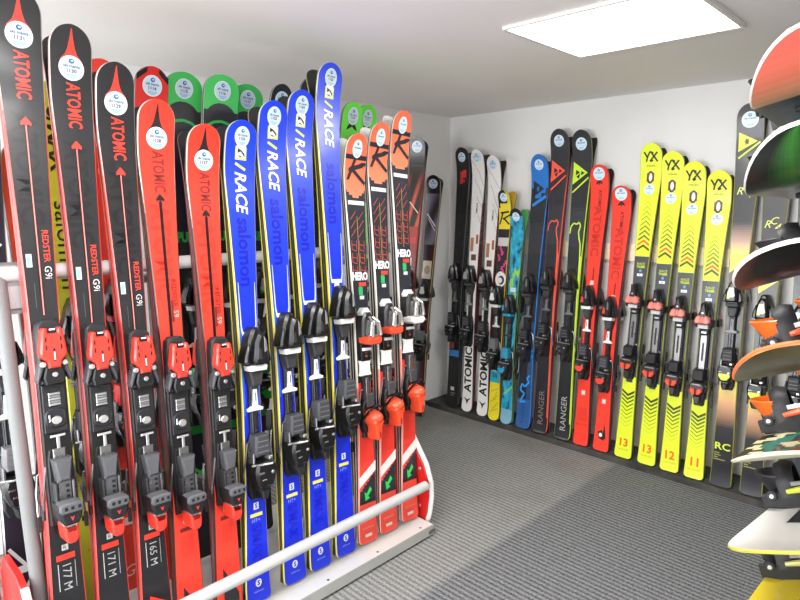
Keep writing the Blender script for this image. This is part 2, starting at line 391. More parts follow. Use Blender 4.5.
BIND = {
 'race': finish(bind_race()), 'gloss': finish(bind_gloss()), 'pivot': finish(bind_pivot()), 'pivotw': finish(bind_pivot('#f0502e', '#f4f2ee')), 'channel': finish(bind_channel()),
 'dark': finish(bind_gloss('#3a3a3c', '#19191b', None, '#6c6d70', '#222226')), 'grey': finish(bind_gloss('#4a4a4c', '#1c1c1f', None, '#8a8a88', '#333338', '#9c9d9c')),
 'white': finish(bind_gloss('#f0f0ee', '#1d1d20', None, '#dcdcda', '#77787c', '#e8e8e6')), 'green': finish(bind_gloss('#e6e6e4', '#161618', '#169a34', '#cfcfcd', '#16a038', '#b9bab9')),
 'redblk': finish(bind_gloss('#eeeeec', '#1a1a1d', '#ee4030', '#f0f0ee', '#3a3a3f')), 'teal': finish(bind_gloss('#2aa4c4', '#242427', '#1f9cc4', '#3a3a3d', '#2a9cc0')),
 'lime': finish(bind_gloss('#2a2a2c', '#161618', '#d4ea2a', '#8f9090', '#232326', '#c4d8b8')), 'redcup': finish(bind_gloss('#c23030', '#26262a', '#e03030', '#b8b8b6', '#d03030')),
}

MATE_BRAKES = finish(brakes(w=.16, zc=-.21))
# ------------------------------------------------------------------ ski kinds
def red_star(S, y0, col, arrow=True):
    S.strip([(.010, -.0008, .0008), (.035, -.0045, .0045), (.058, -.009, .009), (.074, -.015, .015), (.088, -.027, .027), (.104, -.031, .031), (.114, -.026, .026)], col, 1, step=.008)
def gfx_redster(black, size):
    tc, ac, gh = ('#1f1f22', '#f0402f', '#1f1f22') if black else ('#f2402e', '#2a2022', '#d83424')
    def g(S):
        L = S.L; red_star(S, 0, ac)
        S.text('ATOMIC', .146, .003, .036, 'down', ac if black else '#8c2a24', 2, .021, .66)
        S.text('ATOMIC', .30, -.004, .060, 'down', '#121214' if black else '#dc3626', 1, .02, .95)
        a = .172*L
        S.poly([(a-.012, 0), (a+.004, .013), (a+.012, .012), (a+.008, .004), (a+.014, 0), (a+.008, -.004), (a+.012, -.012), (a+.004, -.013)], ac if black else '#241c1e', 3)
        z1 = .44*L
        S.rect(a+.012, z1, -.0048, .0048, '#0e0e10' if black else '#1a1214', 2); S.rect(a+.012, z1, -.002, .0012, '#f05a50' if black else '#1a1214', 3); S.rect(a+.012, z1, -.0012, 0, '#f6b8b0' if black else '#120c0e', 4)
        w = S.text('REDSTER', .322*L, .0195, .0155, 'down', '#f04434' if black else '#8c2620', 3, .012)
        S.text('G9i' if black else 'S9', .322*L+w+.01, .0195, .017, 'down', '#dcdcda' if black else '#f6c0b8', 3, .0)
        if black:
            S.rect(.355*L, .355*L+.034, -.030, -.017, '#e8eef2', 3); S.rect(.358*L, .358*L+.026, -.029, -.020, '#8cc4e4', 4); S.rect(.395*L, .43*L, -.0165, -.0155, '#6c6c70', 3)
        else: S.rect(.36*L, .40*L, .006, .013, '#7a2620', 3)
        d = .768*L
        S.rect(d, d+.016, -.009, .007, '#c8c8c6', 3); S.text('R', d+.008, -.001, .010, 'h', '#444448', 4, 0, 1, 0, True)
        if black:
            S.rect(d+.026, d+.042, -.024, .022, '#f0402e', 3); S.rect(d+.05, d+.125, -.022, -.020, '#c8c8c8', 3); S.rect(d+.05, d+.125, .02, .0212, '#c8c8c8', 3)
            S.text(size, d+.056, .0, .021, 'down', '#b4b4b6', 3, 0)
            S.poly([(L-.19, -.02), (L-.155, .03), (L-.03, .03), (L-.03, -.02)], '#f0402e', 2)
        else:
            S.rect(d+.03, d+.042, -.02, .02, '#7a201a', 3)
            S.poly([(L-.17, -.02), (L-.07, .034), (L-.02, .034), (L-.02, -.02)], '#26262a', 2); S.rect(d+.06, d+.12, -.018, .018, '#e83828', 2)
    return dict(w=(.108, .07, .1) if black else (.114, .07, .1), top=tc, side='#ea4a44' if black else '#2a1618', side2='#d8403c' if black else '#8a2420', edge='#b8b4ae' if black else '#c8c2ba', base='#1c1c1e', g=g, bind='race', tipR=.06)
def gfx_blue():
    def top(d, u, t):
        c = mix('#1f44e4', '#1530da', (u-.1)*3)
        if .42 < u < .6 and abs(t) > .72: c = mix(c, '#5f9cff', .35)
        return c
    def g(S):
        L = S.L
        S.rect(.084, .126, -.021, .021, '#dff03a', 2); S.rect(.08, .1215, -.0175, .0175, '#eef4e0', 3)
        S.poly([(.089, -.013), (.096, .002), (.106, .013), (.117, .014), (.106, .005), (.099, -.002), (.105, -.013)], '#1a2a4c', 5); S.poly([(.112, -.013), (.117, -.005), (.118, .007), (.113, -.002)], '#1a2a4c', 5)
        S.poly([(.142, -.022), (.134, -.018), (.153, .02), (.161, .016)], '#d8e65a', 3)
        S.text('RACE', .166, .0, .044, 'down', '#f4f5ff', 3, .022, .92, .22)
        S.text('salomon', .196*L, .004, .050, 'down', '#121ab4', 2, .02, 1.0)
        a = .39*L; b = .435*L
        for sx in (-1, 1):
            S.strip([(a-.1, sx*.0315-.001, sx*.0315+.001), (b-.03, sx*.0285-.0022, sx*.0285+.0022), (b, sx*.024-.003, sx*.024+.003)], '#d8e4ff', 3)
        S.rect(b-.008, b+.006, -.026, .026, WHT, 4); S.rect(b+.006, b+.035, -.012, .012, '#dcdcdc', 3)
        d = .788*L
        S.rect(d, d+.024, -.011, .009, '#dfe6ff', 3); S.text('S', d+.012, -.001, .016, 'h', '#2230c0', 4, .03, 1, 0, True)
        S.rect(d+.037, d+.049, -.025, .023, '#f0e86a', 3); S.text('HT+', d+.062, -.002, .012, 'h', '#9db0ff', 3, 0, 1, 0, True)
        S.text('S/MAX', d+.075, .0, .040, 'down', '#151cc4', 2, .03, .8)
        S.rect(L-.105, L-.102, -.03, .03, '#1218a8', 2); S.ell(L-.065, 0, .014, .012, '#eef0fa', 3, 8); S.text('S', L-.065, 0, .018, 'h', '#2230c0', 4, .04, 1, 0, True); S.text('salomon', L-.038, 0, .008, 'h', '#aab8ff', 3, 0, 1, 0, True)
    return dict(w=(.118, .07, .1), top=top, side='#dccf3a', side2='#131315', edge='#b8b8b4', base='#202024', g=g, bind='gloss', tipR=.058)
def gfx_hero():
    def top(d, u, t):
        if d < .243-.03*t*t: return mix('#fb6a48', '#fb8660', d/.24)
        if u < .545: return '#262a34'
        if u < .60: return '#22252e'
        if u < .80: return '#ee3c30'
        if u < .8+.05-.022*t: return '#f0483c'
        if u < .90: return '#272b35'
        return '#f0503e'
    def g(S):
        L = S.L
        S.rect(.080, .098, -.06, .06, '#23252e', 2)
        S.rect(.258, .274, -.042, .042, '#e8e6e4', 2)
        S.strip([(.097, -.012, .002), (.12, -.021, -.007), (.15, -.034, -.019), (.178, -.046, -.033)], '#23252e', 3)
        S.strip([(.106, .030, .056), (.114, .016, .054), (.128, -.03, .03), (.138, -.038, -.004), (.146, -.033, -.015)], '#23252e', 3)
        S.bar(.132, -.022, .188, .05, .014, '#23252e', 3)
        for x0 in (-.022, .018):
            for k in range(3): S.bar(.30+k*.034, x0+.015, .334+k*.034, x0-.013, .0026, '#d2564c', 3)
            for k in range(3):
                a_ = .415+k*.05
                for q in (((a_, x0-.012), (a_+.036, x0-.012)), ((a_, x0+.012), (a_+.036, x0+.012)), ((a_+.016, x0-.012), (a_+.020, x0+.012)), ((a_+.036, x0-.012), (a_+.042, x0+.012))):
                    S.bar(q[0][0], q[0][1], q[1][0], q[1][1], .0026, '#d2564c', 3)
        S.rect(.32, .57, -.0012, .0012, '#b8a860', 3)
        d = .342*L
        S.text('HERO', d, .0, .034, 'h', '#f4f4f2', 4, .05, .72, 0, True)
        S.rect(d+.024, d+.04, -.01, .03, '#d8483e', 3); S.rect(d+.042, d+.075, -.012, .01, '#35b466', 3); S.rect(d+.078, d+.092, -.008, .016, '#dcdcdc', 3)
        S.poly([(.835*L, -.045), (.80*L, .045), (.825*L, .045), (.86*L, -.045)], '#f2ecea', 2)
        S.poly([(.862*L, .012), (.872*L, .022), (.885*L, .0), (.89*L, .012), (.895*L, -.014), (.872*L, -.018), (.877*L, -.006)], '#2fd05a', 3)
        S.rect(.898*L, .902*L, -.05, .05, '#1c1e24', 2)
        S.text('ROSSIGNOL', L-.06, 0, .008, 'h', '#f8a89c', 3, 0, 1, 0, True); S.rect(L-.036, L-.024, -.02, .016, '#f4d8d0', 3)
    return dict(w=(.112, .072, .104), res=2, top=top, side=lambda d: '#e8e2d6' if d < 1.0 else '#ee9a8c', side2='#1a1a1e', edge='#b4b0a8', base='#e8e6e2', g=g, bind='pivot', tipR=.06)
def gfx_volkl(num):
    def top(d, u, t):
        if u < .345+.012*(1-abs(t)): return mix('#e2f23a', '#cfe22c', u*2)
        if u < .73+.025*(1-abs(t)): return '#43444a'
        return '#dff030'
    def g(S):
        L = S.L
        k = '#1c2016'
        for a, b in (((.042, -.036), (.07, -.020)), ((.042, -.006), (.07, -.020)), ((.07, -.020), (.092, -.024)), ((.042, -.002), (.092, .034)), ((.045, .032), (.09, -.006)), ((.042, -.006), (.05, .012)), ((.092, -.004), (.085, .01))):
            S.bar(a[0], a[1], b[0], b[1], .0085, k, 2)
        S.text('VÖLKL', .112, 0, .011, 'h', '#5a6420', 2, .03, 1.3, 0, True)
        S.ell(.172, 0, .033, .019, '#4a3a30', 2); S.rect(.15, .194, -.019, .019, '#4a3a30', 2); S.ell(.172, .001, .022, .009, '#f2d8d4', 3); S.rect(.165, .184, -.006, .009, '#fbf0ee', 4)
        d0, d1 = .27, .325*L; n = 11
        for i in range(n):
            d = d0+(d1-d0)*i/n; th = .003+.011*i/n; hw_ = .019+.016*i/n
            c = '#f0622a' if i == n-2 else mix('#b8c832', '#3e4a18', .15+.9*i/n)
            for sx in (-1, 1): S.poly([(d, 0), (d+th, 0), (d+th+.024, sx*hw_), (d+.024, sx*hw_)], c, 2)
        e = .368*L
        S.text('RACE', e+.006, 0, .013, 'h', '#a8b82c', 2, .04, 1, 0, True); S.text('TIGER', e+.022, 0, .013, 'h', '#c2d230', 2, .04, 1, 0, True)
        S.rect(e+.036, e+.05, -.006, .006, '#5aa0c8', 3); S.rect(e+.058, e+.072, -.016, .014, '#dfe6ea', 3); S.text('R', e+.065, 0, .009, 'h', '#44464a', 4, 0, 1, 0, True)
        f = .715*L
        S.text('RT', f+.014, .002, .016, 'h', '#8a4a30', 3, .02, 1.2, 0, True); S.text('V', f+.014, 0, .03, 'h', '#7a2c28', 2, .02, 1, 0, True); S.rect(f-.008, f-.002, -.008, .014, '#8a8a30', 3)
        d0, d1 = .775*L, .895*L; n = 9
        for i in range(n):
            d = d0+(d1-d0)*i/n; th = .012*(1-i/n)+.0015; hw_ = .034-.004*i/n
            c = mix('#3a4416', '#bccb2e', i/n)
            for sx in (-1, 1): S.poly([(d, sx*hw_), (d+th, sx*hw_), (d+th+.024, 0), (d+.024, 0)], c, 2)
        S.text(num, L-.085, 0, .046, 'h', '#ee6a24', 3, .03, .95, 0, True); S.text('RACETIGER', L-.045, 0, .008, 'h', '#b0a028', 3, 0, 1, 0, True)
    return dict(w=(.114, .068, .098), top=top, side='#a8ae38', side2='#2c2e1c', edge='#b4bc5c', base='#1a1a1c', g=g, bind='channel', tipR=.062)
def tri_logo(S, d, h, col, inner, w=.047):
    S.strip([(d, -w, -w+.001), (d+h/2, -w, w*.75), (d+h, -w, -w+.001)], col, 2, clip=False)
    S.poly([(d+h*.16, -w*.55), (d+h*.5, -w*.02), (d+h*.5, -w*.55-.0)][0:3], inner, 3) if False else None
    S.poly([(d+h*.5-h*.15, -w*.08), (d+h*.5, -w*.5), (d+h*.5+h*.15, -w*.08)][::1], inner, 3)
    S.poly([(d+h*.31, -w*.36), (d+h*.5, -w*.02), (d+h*.69, -w*.36)], inner, 3)
def gfx_ranger(accent, blue=False):
    def top(d, u, t):
        if blue:
            if d < .19+.08*(1-abs(t+.1)): return '#1f74c8'
            if u > .9: return '#2a5c9c'
            if u > .6 and t > .45-(u-.6): return mix('#2a5080', '#27292e', .3)
        return mix('#2a2b30', '#1c1d22', u) if not (.24 < u < .36) else '#303137'
    def g(S):
        L = S.L; ac = accent
        if blue:
            tri_logo(S, .15, .1, '#16181c', '#1f74c8', .042)
            S.bar(.30, -.04, .245, .048, .018, '#2a86dc', 2)
            z = [(.80, .03), (.815, .012), (.825, .03), (.845, .0), (.835, -.02), (.86, -.03), (.87, .0), (.885, -.012), (.905, -.03), (.9, .01)]
            for a, b in zip(z, z[1:]): S.bar(a[0]*L, a[1], b[0]*L, b[1], .011, '#2f9cf0', 2)
            for a, b in zip(z[:5], z[1:5]): S.bar(a[0]*L-.16, a[1]+.01, b[0]*L-.16, b[1]+.01, .009, '#2584d4', 2)
            S.text('RANGER', L-.03, -.004, .022, 'up', '#1c3c68', 3, 0, 1.1)
        else:
            S.strip([(.17, -.05, -.049), (.235, -.05, .04), (.3, -.05, -.049)], ac, 2, clip=True)
            S.poly([(.215, -.032), (.232, -.008), (.248, -.032)], '#1d1e22', 3); S.poly([(.223, .0), (.236, .022), (.249, .0)], '#1d1e22', 3) ; S.poly([(.236, -.006), (.255, -.028), (.268, -.01)], '#1d1e22', 3)
            S.bar(.345, -.045, .262, .048, .009, ac, 3)
            a = .26*L+.055
            pts = [(a+.06, -.04), (a+.02, -.036), (a, -.02), (a+.006, .0), (a-.006, .012), (a+.014, .024), (a+.05, .014), (a+.085, .02), (a+.12, .03), (a+.2, .034)]
            for p, q in zip(pts, pts[1:]): S.bar(p[0], p[1], q[0], q[1], .0075, ac, 3)
            S.strip([(a+.19, .03, .045), (L*.55, .032, .05), (L-.1, .040, .06)], ac, 2)
            S.text('RANGER', L-.055, .0, .036, 'up', '#8a7e7c' if ac != '#c8e83a' else '#b0b0ac', 3, -.0, 1.05)
            S.rect(L-.014, L-.005, -.036, .036, '#55565a', 3)
    return dict(w=(.12, .084, .104), top=top, side=accent, side2='#1a1a1c', edge='#34353a', base='#17181a', g=g, bind='dark', rise=.055, tipR=.075, tailr=.03, tailrise=.015)
def gfx_redwall(logo):
    def g(S):
        L = S.L
        S.poly([(.078, 0), (.095, .017), (.108, .02), (.1, .004), (.114, .0), (.1, -.004), (.108, -.02), (.095, -.017)], '#3a1414', 3)
        S.text('ATOMIC', .135, .006, .02, 'down', '#5a1c1a', 3, .02, 1.05)
        S.text('ATOMIC', .225, .0, .05, 'down', '#c42a1e', 2, .04, 1.15)
        S.rect(.36*L, .36*L+.07, .002, .008, '#6a1814', 3); S.rect(.405*L, .42*L, -.01, .01, '#e8d0cc', 3)
        d = .80*L
        S.rect(d, d+.026, -.012, .01, '#f2c8c0', 3); S.rect(d+.005, d+.02, -.006, .005, '#f8e8e4', 4)
        if logo:
            S.poly([(L-.16, .014), (L-.07, .024), (L-.075, .004)], '#1d1d20', 3); S.poly([(L-.105, -.024), (L-.12, .002), (L-.06, .016), (L-.07, -.016)], '#1d1d20', 3); S.ell(L-.09, -.006, .012, .01, '#e8e8e6', 4, 8)
        else:
            S.rect(L-.22, L-.14, -.03, .03, '#e43a2a', 2); S.text('REDSTER', L-.12, 0, .012, 'h', '#c43024', 3, 0, 1, 0, True)
    return dict(w=(.112, .07, .097), top=lambda d, u, t: '#ee3a28' if u < .8 else '#f4402e', side='#5a1a1a', side2='#1c1416', edge='#8a2a22', base='#161618', g=g, bind='redblk', tipR=.062)
def gfx_white():
    def g(S):
        L = S.L; rnd = random.Random(int(L*1000))
        x, d = -.03, .08
        for k in range(4):
            x, d = -.045+.02*k, .06+.12*k
            for j in range(5):
                nx, nd = x+.018, d+.02+.03*rnd.random()
                S.bar(d, x, nd, min(nx, .045), .0022, '#8c8c90', 2); x, d = nx, nd
        S.text('ATOMIC', .34, .004, .013, 'down', '#3a3a3c', 3, .03, 1.1)
        S.rect(.30*L+.05, .30*L+.14, -.03, -.006, '#b07a58', 2); S.rect(.30*L+.03, .30*L+.09, .012, .03, '#a86848', 2); S.rect(.30*L+.16, .30*L+.2, -.02, .02, '#6a4a3c', 2)
        S.text('ATOMIC', L-.13, .0, .060, 'up', '#1b1b1d', 3, .03, 1.0)
        S.poly([(L-.095, -.03), (L-.08, .0), (L-.095, .03), (L-.07, .008), (L-.045, .0), (L-.07, -.008)], '#1b1b1d', 3)
    return dict(w=(.102, .072, .092), top=lambda d, u, t: '#f2efec' if u < .4 else '#f4f3f0', side=lambda d: '#8c2c30' if d > .35 else '#d8d4ce', side2='#2a2426', edge='#c8c4be', base='#2a2a2c', g=g, bind='grey', rise=.05, tipR=.06, tailr=.035, tailrise=.012)
def gfx_dark_red():
    def top(d, u, t):
        k = 1.5*noise.noise((d*20, t*1.5, 1.))+.8*noise.noise((d*60, t*4, 2.))
        return mix('#1d1d1f', '#4a4a4a', max(0, k)*.5) if .25 < u < .6 else '#1b1b1d'
    def g(S):
        L = S.L
        S.rect(.155, .235, -.022, -.002, '#d02a26', 2); S.rect(.145, .195, -.002, .028, '#d02a26', 2); S.rect(.205, .225, .0, .016, '#d02a26', 2)
        S.rect(.745*L, .77*L, -.04, .0, '#8a4a3a', 2); S.rect(.775*L, .80*L, -.05, .05, '#3a78b8', 2)
        S.rect(L-.14, L-.115, -.018, .012, '#c8c8c8', 2); S.rect(L-.1, L-.094, -.018, .02, '#8a8a8a', 2); S.rect(L-.085, L-.08, -.018, .01, '#8a8a8a', 2)
    return dict(w=(.112, .082, .106), top=top, side='#1c1c1e', side2='#111113', edge='#333336', base='#19191b', g=g, res=2, bind='dark', rise=.05, tipR=.06, tailr=.03, tailrise=.012)
def gfx_yellowblack():
    def top(d, u, t):
        if .085 < d < .235: return '#ecd62c' if t > -.75 or d > .12 else '#1b1b1d'
        if d <= .085: return '#1b1b1d' if t < .6 else '#ddc82a'
        if d < .30: return '#1c1c1e'
        if u > .84: return '#efe02a'
        if u > .755: return '#27b0cc'
        if .30 < d < .34: return '#c8c6c2'
        return '#232326'
    def g(S):
        L = S.L
        k = '#1b1b1d'
        S.bar(.14, -.03, .132, .03, .012, k, 3); S.bar(.136, -.012, .21, -.034, .010, k, 3); S.bar(.152, .038, .178, -.014, .010, k, 3); S.bar(.172, -.006, .21, .036, .011, k, 3)
        rnd = random.Random(3)
        for i in range(9):
            d = .345+.018*i; x = -.03+.06*rnd.random(); S.bar(d, x, d+.024, x+.03*(rnd.random()-.5), .012, '#e0388c', 3)
        S.ell(.555, .0, .05, .04, '#e6e4e0', 2); S.ell(.56, .004, .028, .024, '#26262a', 3); S.ell(.562, -.004, .018, .018, '#e6e4e0', 4)
        for i in range(7):
            d = L-.05-.022*i; S.bar(d, -.03+.02*(i % 3), d-.03, .03-.012*(i % 2), .003, '#a8981c', 3)
        S.text('50', .80*L, 0, .03, 'h', '#1c5c80', 3, .04, 1, 0, True); S.rect(.775*L, .782*L, -.03, .01, '#bfe8f0', 3)
    return dict(w=(.092, .068, .09), top=top, side='#b8a034', side2='#1c1c1e', edge='#6a6a4a', base='#caa82c', g=g, bind='white', rise=.05, tipR=.055, tailr=.035, tailrise=.012)
def gfx_teal():
    def top(d, u, t):
        k = 2.2*noise.noise((d*14, t*1.6, 3.))+1.2*noise.noise((d*40, t*3, 7.))
        if d < .045: return '#23262c'
        if u > .93: return '#7fb4cc'
        c = mix('#157a9c', '#2fb4d4', .5+.5*k)
        if k < -.7: c = H('#1a4a5c')
        if .27 < u < .45 and k > .35: c = H('#9ccc3a')
        return c
    def g(S):
        L = S.L
        S.rect(.36*L, .38*L, -.02, .02, '#c8d8dc', 2); S.bar(.86*L, -.02, .82*L, .035, .008, '#a8d23a', 2)
    return dict(w=(.095, .07, .09), top=top, side='#6a7c3a', side2='#202428', edge='#4a6a74', base='#4cae5a', g=g, res=2, bind='teal', rise=.05, tipR=.055, tailr=.035, tailrise=.012)
def gfx_rc(label2):
    def top(d, u, t):
        if u < .30: return '#1e1e22'
        if u < .395: return mix(mix('#26262b', '#c8a48c', (u-.30)/.06), '#e6de3c', (u-.35)/.045)
        if u < .70: return '#26272c'
        if u < .84: return mix(mix('#e2da58', '#e0a878', (u-.715)/.06), '#201e24', (u-.765)/.075)
        return '#1b1b20'
    def g(S):
        L = S.L
        S.poly([(.394*L, -.037), (.394*L, .037), (.43*L, -.037)], '#e6de3c', 1)
        tri_logo(S, .125, .09, '#dcee3a', '#2a2a2e', .046); S.bar(.245, -.042, .175, .046, .008, '#dcee3a', 3)
        S.text('R', .40, -.022, .034, 'h', '#dcea6a', 3, -.0, .95, .3, True); S.text('C', .385, .006, .034, 'h', '#dcea6a', 3, -.0, .95, .3, True); S.text('4', .415, .02, .034, 'h', '#dcea6a', 3, .0, .95, .3, True)
        d = L-.2
        S.text('RC', d, -.002, .036, 'h', '#d8e848', 3, .02, 1.15, 0, True)
        for k, (a, b) in enumerate(((-.038, -.014), (-.038, -.008), (-.038, -.02), (-.038, .012))): S.rect(d+.032+.011*k, d+.037+.011*k, a, b, '#98984a', 3)
    return dict(w=(.117, .076, .098), top=top, side='#a8a238', side2='#2a2a20', edge='#8a8a60', base='#1a1a1c', g=g, res=2, bind='lime', tipR=.07, rise=.05)
def gfx_green(light=False):
    def top(d, u, t):
        if light: return '#74f054' if u < .8 else '#50c840'
        if d < .125: return '#4ed066' if abs((t*3) % 1-.5) < .42 else '#40b858'
        if d < .215: return '#38383a'
        return '#1c1d1f' if u < .72 else '#19a838' if u < .74 else '#1d1e20'
    def g(S):
        L = S.L
        if light:
            S.poly([(.075, 0), (.105, .025), (.122, .032), (.112, .012), (.104, 0), (.112, -.012), (.122, -.032), (.105, -.025)], '#17201a', 3)
            S.text('ATOMIC', .3, 0, .03, 'down', '#2a7a24', 3, .03); S.rect(.74*L, .78*L, -.03, .03, '#1c2a1c', 2)
        else:
            S.strip([(.100, -.012, .012), (.106, -.03, .03), (.115, -.044, .044), (.132, -.06, .06)], '#38383a', 2)
            q = [(-.055, .185), (-.03, .170), (0, .164), (.03, .170), (.055, .185)]
            for a, b in zip(q, q[1:]): S.bar(a[1], a[0], b[1], b[0], .010, '#3fbf58', 3)
            S.text('PULSE', .325*L, 0, .04, 'h', '#2ec04a', 3, .06, .72, 0, True)
            S.text('XS', .80*L, .0, .05, 'down', '#48d04c', 3, .03, 1); S.rect(.87*L, .885*L, -.03, .03, '#3cc048', 3)
    return dict(w=(.146, .08, .112) if not light else (.122, .074, .106), top=top, side='#1f5a2c', side2='#1a1a1c', edge='#7c8a7c', base='#17181a', g=g, bind='green', tipR=.06)
def gfx_olive():
    def g(S):
        S.text('S/MAX', .075, .004, .05, 'down', '#26261c', 3, .03, 1.0, .0); S.text('salomon', .36, .004, .052, 'down', '#26261c', 3, .0, 1.1); L = S.L
        S.rect(.8*L, .81*L, -.03, .012, '#2a2a1c', 3); S.text('S', .84*L, 0, .02, 'h', '#3a3a20', 3, .02, 1, 0, True); S.text('salomon', .87*L, 0, .008, 'h', '#5a5a20', 3, 0, 1, 0, True)
    return dict(w=(.118, .072, .104), top='#b4b232', side='#c8c83a', side2='#1a1a1c', edge='#8a8a5a', base='#17181a', g=g, bind='dark', tipR=.06)
def gfx_redback(cross):
    def top(d, u, t):
        if cross: return '#e8402c'
        return '#e02a24'
    def g(S):
        L = S.L
        if cross:
            S.rect(.76*L, .80*L, -.045, .045, '#1d1d1f', 2)
            S.rect(.80*L, .87*L, -.045, .045, '#e6e2de', 2); S.rect(.80*L, .855*L, -.012, .004, '#e8402c', 3); S.rect(.825*L, .84*L, -.03, .03, '#e8402c', 3)
            S.text('G', L-.07, 0, .04, 'h', '#f0c8c0', 3, 0, 1, .3, True); S.ell(.20, 0, .018, .012, '#f0d8d0', 3, 8); S.ell(.20, 0, .011, .007, '#e8402c', 4, 8); S.rect(.35, .37, -.02, .02, '#f2e2dc', 2)
        else:
            S.poly([(0.004, -.02), (.03, -.055), (.05, -.055), (.02, -.02)], '#17171a', 2); S.poly([(0.004, .02), (.03, .055), (.05, .055), (.02, .02)], '#17171a', 2)
            S.text('ATOMIC', .3, 0, .04, 'down', '#a81c18', 3, .03)
            S.rect(.84*L, .85*L, -.03, .03, '#7c1512', 3)
    return dict(w=(.118, .074, .106), top=top, side='#a02420', side2='#1a1a1c', edge='#6a6a68', base='#17181a', g=g, bind='redcup', tipR=.06)
def gfx_slate(col, ac, sc_=None):
    def g(S):
        L = S.L
        for k in range(4): S.bar(.44+.05*k, -.028, .47+.05*k, .028, .012, ac, 3)
        S.bar(.3, -.03, .36, .03, .012, ac, 2); S.rect(.36*L+.08, .36*L+.11, -.04, .04, sc_ or ac, 2)
        S.bar(.80*L, -.03, .86*L, .03, .010, ac, 2); S.bar(.86*L, .03, .92*L, -.02, .010, ac, 2); S.rect(.84*L, .855*L, -.03, .03, ac, 3)
    return dict(w=(.106, .07, .098), top=col, side=ac, side2='#1a1a1c', edge='#8a8a88', base='#17181a', g=g, bind='white', tipR=.06)
def gfx_smoke():
    def top(d, u, t):
        if d < .17: return '#161618'
        k = math.sin(t*4+d*21)
        return mix('#35332f', '#ee6a4c', max(0, k)*.95*min(1, (d-.2)*6)) if d < .55 else mix('#c04030', '#2a2426', (d-.55)*3)
    def g(S):
        S.rect(.62, .66, -.02, .03, '#d03c30', 2); S.rect(.75, .80, -.03, .01, '#e8e4e0', 2); S.rect(.17, .172, -.04, .04, '#5a5a5a', 2); S.bar(.4, -.03, .47, .03, .006, '#f0e6e0', 2)
    return dict(w=(.104, .07, .098), top=top, side='#c8402e', side2='#1a1a1c', edge='#6a5a54', base='#2a2a2c', g=g, res=2, bind='white', tipR=.065)
def gfx_plum():
    def top(d, u, t):
        if d < .12: return '#131315'
        k = math.sin(d*17+t*2.2)
        return mix('#2a2230', '#7a768a', .5+.5*k) if d < .45 else mix('#4a1c2a', '#1d181c', .5+.5*k)
    def g(S):
        S.bar(.25, -.03, .33, .03, .008, '#e4e2e6', 2); S.bar(.36, .03, .28, -.02, .006, '#d8d6dc', 2); S.rect(.56, .68, -.03, .028, '#d8cfc0', 2); S.ell(.62, 0, .03, .02, '#b09a80', 3)
        S.rect(.95, 1.1, -.03, .03, '#6a1838', 2)
    return dict(w=(.1, .07, .094), top=top, side='#c8b070', side2='#1a1a1c', edge='#a89a6a', base='#2a2a2c', g=g, res=2, bind='white', tipR=.055)
def gfx_navy():
    def top(d, u, t):
        k = 2*noise.noise((d*12, t*1.5, 9.))+1.*noise.noise((d*50, t*4, 5.))
        return mix('#1c2430', '#4a6478', max(0, k)*.4)
    def g(S): S.rect(S.L-.1, S.L-.09, -.03, .03, '#6a7a88', 3)
    return dict(w=(.116, .08, .104), top=top, side='#8a8a3a', side2='#1a1a1c', edge='#3a4a54', base='#17181a', g=g, bind='lime', tipR=.07)

# ------------------------------------------------------------------ placing skis
def frame(foot, d, n):
    """matrix with local z along d, local -y along n (made square to d)"""
    d = Vector(d).normalized(); n = Vector(n); n = (n-d*n.dot(d)).normalized(); x = d.cross(n)
    M = Matrix((x, -n, d)).transposed().to_4x4(); M.translation = Vector(foot); return M
def put_ski(spec, L, M, label, group=None, sticker=None, num='', bc=.595, binding=True, oval=1., mate=False, name='ski', bz=.88):
    S = Ski(L, spec['w'], spec.get('rise', .045), .021, spec.get('tipR', .07), spec['side'], spec['side2'], spec['edge'], spec['base'], spec['top'], spec.get('tailr', .018), spec.get('tailrise', .006), spec.get('res', 1))
    S.body()
    if not mate: spec['g'](S)
    r = empty(name, M); tag(r, label, 'ski', group)
    S.mb.obj('board', r)
    if sticker and not mate:
        o = S.sticker(sticker[0], sticker[1], num, oval=oval).obj('number_sticker', r); o['label'] = 'round pale blue rental sticker'
    zc = L*(1-bc); y = S.yf(L*bc)
    if binding:
        for n, me, sub in BIND[spec['bind'] if binding is True else binding]:
            if mate and n == 'brake_arm': continue
            p = link(n, me, r, (0, y, zc)); bw = S.hw(L*bc)
            p.scale = ((bw+.006)/.0464 if n == 'brake_arm' else {'heel_piece': .76, 'toe_piece': .88}.get(n, 1) if spec['bind'] == 'race' else .82 if spec['bind'] == 'channel' and n == 'toe_piece' else .88 if bz < .85 else 1, 1, bz)
            for sn, sm in sub: link(sn, sm, p)
        if mate:
            for n, me, sub in MATE_BRAKES: link(n, me, r, (0, y, zc)).scale = ((S.hw(L*bc)+.012)/.0557, 1, bz)
    return r
def pair(spec, L, foot, d, n, label, matelabel, group, mategroup=None, gap=.003, **k):
    M = frame(foot, d, n)
    a = put_ski(spec, L, M, label, group, **k)
    if matelabel:
        n2 = -(M.to_3x3() @ Vector((0, -1, 0))); M2 = frame(Vector(foot)+n2*gap, d, n2)
        k2 = {q: v for q, v in k.items() if q in ('bc', 'binding', 'bz')}
        put_ski(spec, L, M2, matelabel, mategroup or group, mate=True, **k2)
    return a

